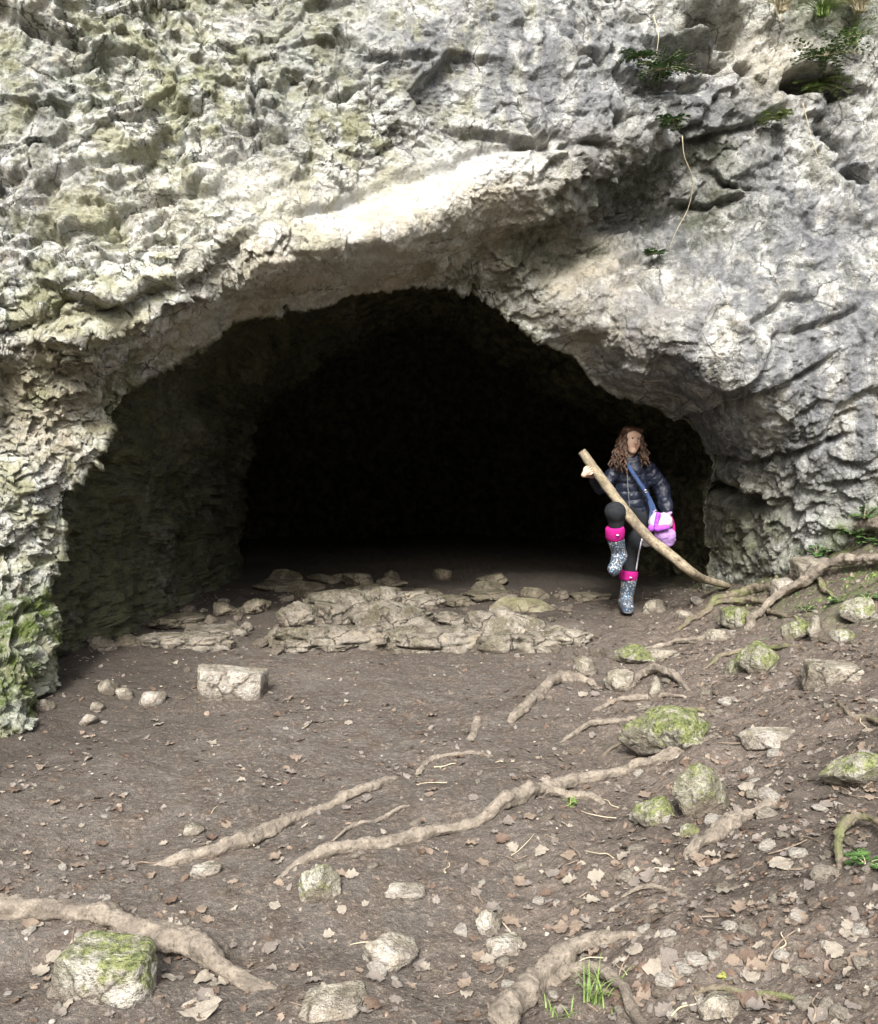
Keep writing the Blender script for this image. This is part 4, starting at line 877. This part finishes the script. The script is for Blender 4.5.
col = m.mix(m.mapr(v_.outputs['Distance'], .34, .44, 1, 0), (.06, .075, .10), m.mix(m.math('GREATER_THAN', sp.outputs[0], .5), (.36, .40, .45), m.mix(m.math('GREATER_THAN', sp.outputs[1], .6), (.22, .38, .55), (.62, .52, .40))))
M['boot'] = m.fin(col)
girl = empty('person', (B(288, 884)[0], PY, fz), 'girl with long wavy hair in navy quilted jacket and pink-cuffed boots, one knee raised', 'person')
HD = B(311, 138, -.02)               # centre of the head
nk = B(300, 205, .0)
shL, shR = B(250, 238, .0), B(385, 232, .02); ch = B(316, 262, .0); wa = B(325, 370, .01); hp = B(322, 455, .02)
hipR, hipL = B(285, 462, .0), B(350, 468, .03)
knR, anR = B(240, 448, -.34), B(262, 640, -.22); toR = B(238, 700, -.35)
knL, anL = B(318, 610, -.02), B(288, 845, .03); toL = B(296, 868, -.15)
elR, wrR = B(176, 345, -.03), B(140, 285, -.20)
elL, wrL = B(445, 335, .03), B(470, 445, -.06)
yaw = math.radians(18)               # face turned a little towards the left of the picture? she looks slightly to the right
def hf(dx, dy, dz):                  # head frame: dx to picture right, dy towards the viewer, dz up, in metres
    ro = math.radians(6); x_ = dx*math.cos(ro)+dz*math.sin(ro); z_ = -dx*math.sin(ro)+dz*math.cos(ro)
    pt = math.radians(-7); y_ = dy*math.cos(pt)+z_*math.sin(pt); z2 = -dy*math.sin(pt)+z_*math.cos(pt)
    ya = math.radians(14); return HD+np.array([x_*math.cos(ya)+y_*math.sin(ya), x_*math.sin(ya)-y_*math.cos(ya), z2])
bd = SDF(.0045)
bd.ell(hf(0, -.012, .03), (.074, .092, .088), .03).ell(hf(0, .028, -.035), (.056, .058, .068), .04).ell(hf(0, .055, -.088), (.022, .024, .02), .03)
bd.ell(hf(-.032, .055, -.028), (.022, .02, .022), .02).ell(hf(.032, .055, -.028), (.022, .02, .022), .02).ell(hf(0, .066, .04), (.05, .02, .024), .025)
bd.cap(hf(0, .083, .012), hf(0, .1, -.026), .0065, .0105, .012).ell(hf(-.009, .09, -.03), (.006, .008, .006), .006).ell(hf(.009, .09, -.03), (.006, .008, .006), .006)
bd.ell(hf(-.026, .086, .012), (.014, .010, .009), .006, sub=True).ell(hf(.026, .086, .012), (.014, .010, .009), .006, sub=True)
bd.ell(hf(-.076, -.01, -.01), (.009, .018, .028), .006).ell(hf(.076, -.01, -.01), (.009, .018, .028), .006)
bd.cap(hf(0, -.02, -.06), nk+np.array([.005, .02, -.06]), .046, .052, .03)
bd.cap(shL+[.03, .03, -.03], shR+[-.03, .03, -.03], .05, .05, .04).cap(ch, wa, .105, .09, .05, sy=.7).cap(wa, hp, .09, .11, .05, sy=.75)
bd.chain([shL+[.02, .02, -.03], elR, wrR], [.042, .034, .024], .02).chain([shR+[-.02, .02, -.03], elL, wrL], [.042, .034, .024], .02)
bd.chain([hipR, knR, anR, toR], [.078, .05, .034, .025], .03).chain([hipL, knL, anL, toL], [.078, .052, .034, .025], .03)
def hand(bd, w, fd, up, side, curl, s=1.):
    """palm from the wrist along fd, fingers curling towards up"""
    fd = fd/np.linalg.norm(fd); side = side/np.linalg.norm(side); up = up/np.linalg.norm(up)
    palm = w+fd*.045*s; bd.cap(w, palm, .020*s, .024*s, .012)
    for k, (o_, L_) in enumerate([(-.028, .060), (-.0095, .070), (.0095, .066), (.028, .052)]):
        b0 = w+fd*.05*s+side*o_*s*1.1; bd.cap(palm*.5+w*.5+side*o_*.5*s, b0, .0115*s, .0105*s, .008); p0 = b0; d_ = fd.copy()
        for j in range(3):
            ang = curl*(j+.6)*.62; d_ = fd*math.cos(ang)+up*math.sin(ang)+side*o_*2.5; d_ /= np.linalg.norm(d_); p1 = p0+d_*L_*s*(.42, .32, .26)[j]; bd.cap(p0, p1, (.0095-.001*j)*s, (.0088-.001*j)*s, .003); p0 = p1
    t0 = w+fd*.018*s-side*.022*s; t1 = t0-side*.024*s+fd*.022*s+up*.012*s; t2 = t1+fd*.022*s+up*.020*s; bd.cap(t0, t1, .012*s, .0105*s, .008).cap(t1, t2, .0105*s, .0085*s, .003)
# stick axis first, so that the hand can close on it
SY0, SY1 = PY-.30, 7.05
def spx(px, py, y): return W(px, py, y)
e_ = hit(729, 589)
stk = [spx(581.5, 451, SY0+.03), spx(592, 466, SY0+.01), spx(612, 493, SY0), spx(630, 517, SY0-.01), spx(650, 539, SY0-.04), spx(672, 556, SY0-.1), spx(690, 571, SY0-.16), spx(701, 578, SY0-.2), np.array([e_[0], e_[1], e_[2]+.02])]
stk[7] = spx(703, 579, .5*(stk[6][1]+e_[1])); 
grip = spx(593, 468, SY0+.01); sd = stk[2]-stk[0]; sd /= np.linalg.norm(sd)
wr2 = grip+np.array([-.078, -.038, -.052])
bd.chain([elR, wrR, wr2], [.032, .024, .021], .015)
hand(bd, wr2, np.array([.80, -.12, .58]), np.array([.35, 1., .15]), sd, .95, .85)
hand(bd, wrL+[.012, -.01, -.02], np.array([.05, -.1, -1.]), np.array([-.6, -.5, 0]), np.array([.3, 1., 0]), .9, .95)
bd.build('body', M['skin'], girl)
# face
for s in (-1, 1):
    ey = SDF(.0015).ell(hf(s*.026, .068, .012), (.0125, .0125, .0125), .002).build('eye', M['eyew'], girl)
    SDF(.0012).ell(hf(s*.026, .0795, .0115), (.0062, .003, .0062), .001).build('iris', M['iris'], ey if False else girl)
    SDF(.0012).cap(hf(s*.014, .086, .028), hf(s*.040, .074, .030), .0042, .003, .001).build('eyebrow', M['brow'], girl)
    SDF(.0012).cap(hf(s*.014, .0835, .0185), hf(s*.038, .073, .0165), .003, .0026, .001).build('eyelashes', M['brow'], girl)
SDF(.0012).cap(hf(-.019, .0755, -.050), hf(0, .0865, -.0505), .003, .0045, .004).cap(hf(0, .0865, -.0505), hf(.019, .0755, -.050), .0045, .003, .004).cap(hf(-.014, .0775, -.0615), hf(.014, .0775, -.0615), .005, .005, .004).build('lips', M['lips'], girl)
# hair: cap plus wavy locks both sides
hr = SDF(.0045)
hr.ell(hf(0, -.028, .045), (.086, .092, .082), .02).ell(hf(0, -.05, -.02), (.082, .06, .09), .03)
hr.ell(hf(-.045, .025, .085), (.045, .045, .028), .03).ell(hf(.045, .025, .085), (.045, .045, .028), .03)
g = np.random.default_rng(5)
for k in range(120):
    s = -1 if k % 2 else 1; a0 = g.uniform(.0, 1); st = hf(s*(.062+.012*a0), .052-.115*a0, .06-.04*g.random()); L_ = g.uniform(.20, .31) if s < 0 else g.uniform(.17, .25)
    ph = g.uniform(0, 6.28); out = g.uniform(.0, .105) if s < 0 else g.uniform(.0, .055); P = []
    for t in np.linspace(0, 1, 9):
        P.append(st+np.array([s*out*t**.8*1.0+.016*math.sin(ph+t*17)*t**.4, -.03*t-.075*t*(1-a0)+.010*math.cos(ph+t*13), -L_*t]))
    hr.chain(P, [.007, .009, .009, .008, .008, .008, .007, .006, .003], .0015)
hr.build('hair', M['hair'], girl, .002, 60)
# jacket
jk = SDF(.005)
top = (shL+shR)/2+np.array([0, .02, -.02])
jk.cap(ch+[0, .02, .03], hp+[0, .02, -.01], .135, .150, .04, sy=.72, rip=.012, nr=6).cap(shL+[.05, .03, -.045], shR+[-.05, .03, -.045], .072, .072, .05)
jk.cap(nk+[0, .02, -.065], nk+[0, .02, -.02], .068, .060, .02)
jk.chain([shL+[.03, .02, -.04], elR], [.070, .054], .03, rip=.008, nr=4).chain([elR, wrR+(elR-wrR)*.15], [.054, .042], .01, rip=.007, nr=3)
jk.chain([shR+[-.02, .02, -.04], elL], [.078, .066], .03, rip=.009, nr=4).chain([elL, wrL+[-.004, .0, .012]], [.066, .054], .012, rip=.008, nr=2)
jo = jk.build('jacket', M['jacket'], girl, .006, 22)
zp = [B(293, 228, -.105), B(296, 300, -.125), B(300, 370, -.13), B(310, 462, -.12)]
v, f = tube(crom(np.array(zp), 20), np.full(20, .0045), 6, 1, 0); z_ = link('zip', mesh_any('zip', v-np.array(girl['_loc']), f, M['sole']), girl)
# leggings
lg = SDF(.005)
lg.cap(hipR, hipL, .10, .10, .05).chain([hipR, knR], [.090, .066], .03).chain([knR, anR], [.066, .045], .02).chain([hipL, knL, anL], [.092, .062, .044], .03)
lg.ell(knR+[.01, -.005, .005], (.060, .056, .056), .04).cap(knR+[.0, 0, .0], hipR+[0, -.06, -.02], .060, .088, .05)
lg.build('leggings', M['leggings'], girl, .002, 22)
sp_ = [B(366, 545, -.055), B(357, 580, -.065), B(347, 625, -.075), B(340, 665, -.07), B(334, 705, -.06)]
v, f = tube(crom(np.array(sp_), 20), np.full(20, .0065), 6, 1, 0); link('side_stripe', mesh_any('side_stripe', v-np.array(girl['_loc']), f, M['white']), girl)
def boot(kn, an, to, cuffc, cax):
    cax = cax/np.linalg.norm(cax); top = cuffc-cax*.0
    b = SDF(.0045); b.chain([top, an], [.068, .052], .01); heel = an+np.array([0, .02, -.03]) if to[2] < an[2] else an
    b.cap(an, an+(to-an)*.25, .054, .048, .03).chain([an+(to-an)*.15, to], [.056, .050], .03)
    b.ell(to+(an-to)*.05, (.050, .058, .042), .02).ell(an+np.array([.012, .03, -.03]), (.052, .055, .045), .02)
    bo = b.build('boot', M['boot'], girl, .001, 30)
    return bo
bR = boot(knR, anR, toR, B(246, 575, -.29), B(246, 575, -.29)-anR)
bL = boot(knL, anL, toL, B(303, 745, -.0), B(303, 745, -.0)-anL)
for bo, tp, bt in ((bR, B(240, 515, -.32), B(243, 566, -.295)), (bL, B(301, 706, -.0), B(298, 746, .0))):
    P = np.array([tp+(bt-tp)*t for t in (0, 0, .12, .5, .88, 1, 1)]); v, f = tube(np.array([tp+(bt-tp)*t for t in (-.02, 0, .1, .35, .65, .92, 1., 1.02)]), np.array([.056, .069, .075, .077, .076, .073, .068, .055]), 22, 5, .06)
    cf = link('boot_cuff', mesh_any('boot_cuff', v-np.array(girl['_loc']), f, M['pink']), girl)
    mid_ = tp+(bt-tp)*.6+np.array([.005, -.088, 0]); SDF(.002).ell(mid_, (.014, .004, .007), .002).build('badge', M['metal'], girl)
SDF(.0045).ell(toL+[0, .02, -.035], (.046, .075, .012), .01).ell(anL+[0, -.0, -.045], (.042, .045, .014), .01).build('boot_sole', M['sole'], girl)
sv = toR-anR; SDF(.0045).cap(anR+[.0, .015, -.045], toR+[0, .01, -.036], .030, .026, .01).build('boot_sole', M['sole'], girl)
# ------------------------------------------------------------------ stick
S_ = crom(np.array(stk), 90); rr = np.interp(np.linspace(0, 1, 90), [0, .06, .3, .6, .8, .97, 1], [.034, .038, .042, .040, .034, .026, .016])
v, f = tube(S_, rr, 20, 9, .07); tag(link('long_stick', mesh_any('long_stick', v-S_[-1], f, M['stick']), None, S_[-1]), 'long thick bare branch held by the girl, its lower end on the ground', 'stick')
sk = [o for o in COL.objects if o.name.startswith('long_stick')][0]; sk['_loc'] = [float(q) for q in S_[-1]]; ROOTS.append(sk)
k1 = S_[50]; v, f = tube(np.array([k1, k1+[.004, -.045, .012], k1+[.006, -.060, .016]]), np.array([.018, .012, .006]), 8, 3, .1); link('branch_stub', mesh_any('branch_stub', v-S_[-1], f, M['stick']), sk)
# ------------------------------------------------------------------ plush bag
bc = B(445, 525, -.20); bag = empty('shoulder_bag', bc, 'white and lilac plush bag hanging at the hip on a blue shoulder strap', 'bag')
SDF(.004).ell(B(468, 560, -.18), (.078, .05, .088), .03).ell(B(450, 545, -.20), (.07, .05, .06), .03).build('bag_body', M['lilac'], bag, .008, 18)
hdp = SDF(.004).ell(B(446, 492, -.22), (.088, .058, .078), .03).ell(B(412, 492, -.22), (.032, .04, .06), .03).build('plush_head', M['white'], bag, .008, 18)
SDF(.0035).cap(B(432, 462, -.27), B(420, 505, -.275), .022, .014, .02).cap(B(470, 515, -.27), B(428, 522, -.275), .02, .026, .02).ell(B(400, 520, -.24), (.026, .03, .03), .02).build('plush_patch', M['purple'], bag)
SDF(.0035).cap(B(470, 463, -.21), B(488, 452, -.20), .022, .01, .01).cap(B(420, 462, -.21), B(412, 448, -.2), .02, .01, .01).build('plush_ear', M['lilac'], bag)
SDF(.0035).ell(B(378, 583, -.20), (.038, .03, .036), .02).ell(B(400, 590, -.2), (.02, .02, .018), .01).build('plush_paw', M['white'], bag)
P = crom(np.array([B(482, 462, -.16), B(497, 500, -.15), B(498, 545, -.16), B(488, 590, -.18)]), 16); v, f = tube(P, np.full(16, .013), 8, 2, .05); link('pink_strap', mesh_any('pink_strap', v-bc, f, M['pink']), bag)
def ribbon(P, w, th):
    P = np.asarray(P); T = np.gradient(P, axis=0); T /= np.linalg.norm(T, axis=1, keepdims=True); Nn = np.array([0, -1., 0]); A = np.cross(T, Nn); A /= np.linalg.norm(A, axis=1, keepdims=True); v = []
    for p, a in zip(P, A): v += [p-a*w/2+Nn*th, p+a*w/2+Nn*th, p+a*w/2-Nn*th, p-a*w/2-Nn*th]
    f = [];
    for i in range(len(P)-1):
        for k in range(4): f.append((i*4+k, i*4+(k+1) % 4, (i+1)*4+(k+1) % 4, (i+1)*4+k))
    return np.array(v), f
P = crom(np.array([B(268, 208, -.02), B(288, 225, -.085), B(310, 262, -.122), B(345, 315, -.142), B(374, 357, -.15), B(398, 400, -.150), B(418, 445, -.17)]), 40); v, f = ribbon(P, .030, .003); st_ = link('shoulder_strap', mesh_any('shoulder_strap', v-bc, f, M['blue']), bag)
P = crom(np.array([B(395, 398, -.155), B(404, 440, -.162), B(400, 478, -.17)]), 16); v, f = ribbon(P, .040, .004); link('strap_tail', mesh_any('strap_tail', v-bc, f, M['blue']), bag)
def ring(c, r, t):
    th = np.linspace(0, 2*np.pi, 17); P = np.stack([c[0]+r*np.cos(th), np.full(17, c[1]), c[2]+r*np.sin(th)], 1); return tube(P, np.full(17, t), 6, 0, 0, False)
v, f = ring(B(376, 357, -.160), .012, .0035); link('strap_ring', mesh_any('strap_ring', v-bc, f, M['metal']), bag)
v, f = ring(B(420, 447, -.185), .011, .003); link('clasp', mesh_any('clasp', v-bc, f, M['metal']), bag)
for o in ROOTS:
    if '_loc' in o: del o['_loc']
# ------------------------------------------------------------------ light
SUN_EL, SUN_AZ = math.radians(43), math.radians(188)   # azimuth clockwise from +Y: light from behind the viewer, on the left
wd = bpy.data.worlds.new('World'); SC.world = wd; wd.use_nodes = True; nt = wd.node_tree
sky = nt.nodes.new('ShaderNodeTexSky'); sky.sky_type = 'NISHITA'; sky.sun_disc = False; sky.sun_elevation = SUN_EL; sky.sun_rotation = SUN_AZ
sky.dust_density = 6; sky.air_density = 1.0
hs = nt.nodes.new('ShaderNodeHueSaturation'); hs.inputs['Saturation'].default_value = .5
nt.links.new(sky.outputs[0], hs.inputs['Color']); nt.links.new(hs.outputs[0], nt.nodes['Background'].inputs[0]); nt.nodes['Background'].inputs[1].default_value = .12
sl = bpy.data.lights.new('sun', 'SUN'); sl.energy = 2.0; sl.angle = math.radians(10); sl.color = (1, .98, .95)
so = bpy.data.objects.new('sun', sl); COL.objects.link(so)
dv = (math.sin(SUN_AZ)*math.cos(SUN_EL), math.cos(SUN_AZ)*math.cos(SUN_EL), math.sin(SUN_EL))
from mathutils import Vector
so.rotation_euler = Vector(dv).to_track_quat('Z', 'Y').to_euler(); so.location = (0, -5, 12)
vs = SC.view_settings; vs.view_transform = 'Standard'; vs.look = 'None'; vs.exposure = 1.38; vs.gamma = 1; vs.use_curve_mapping = False
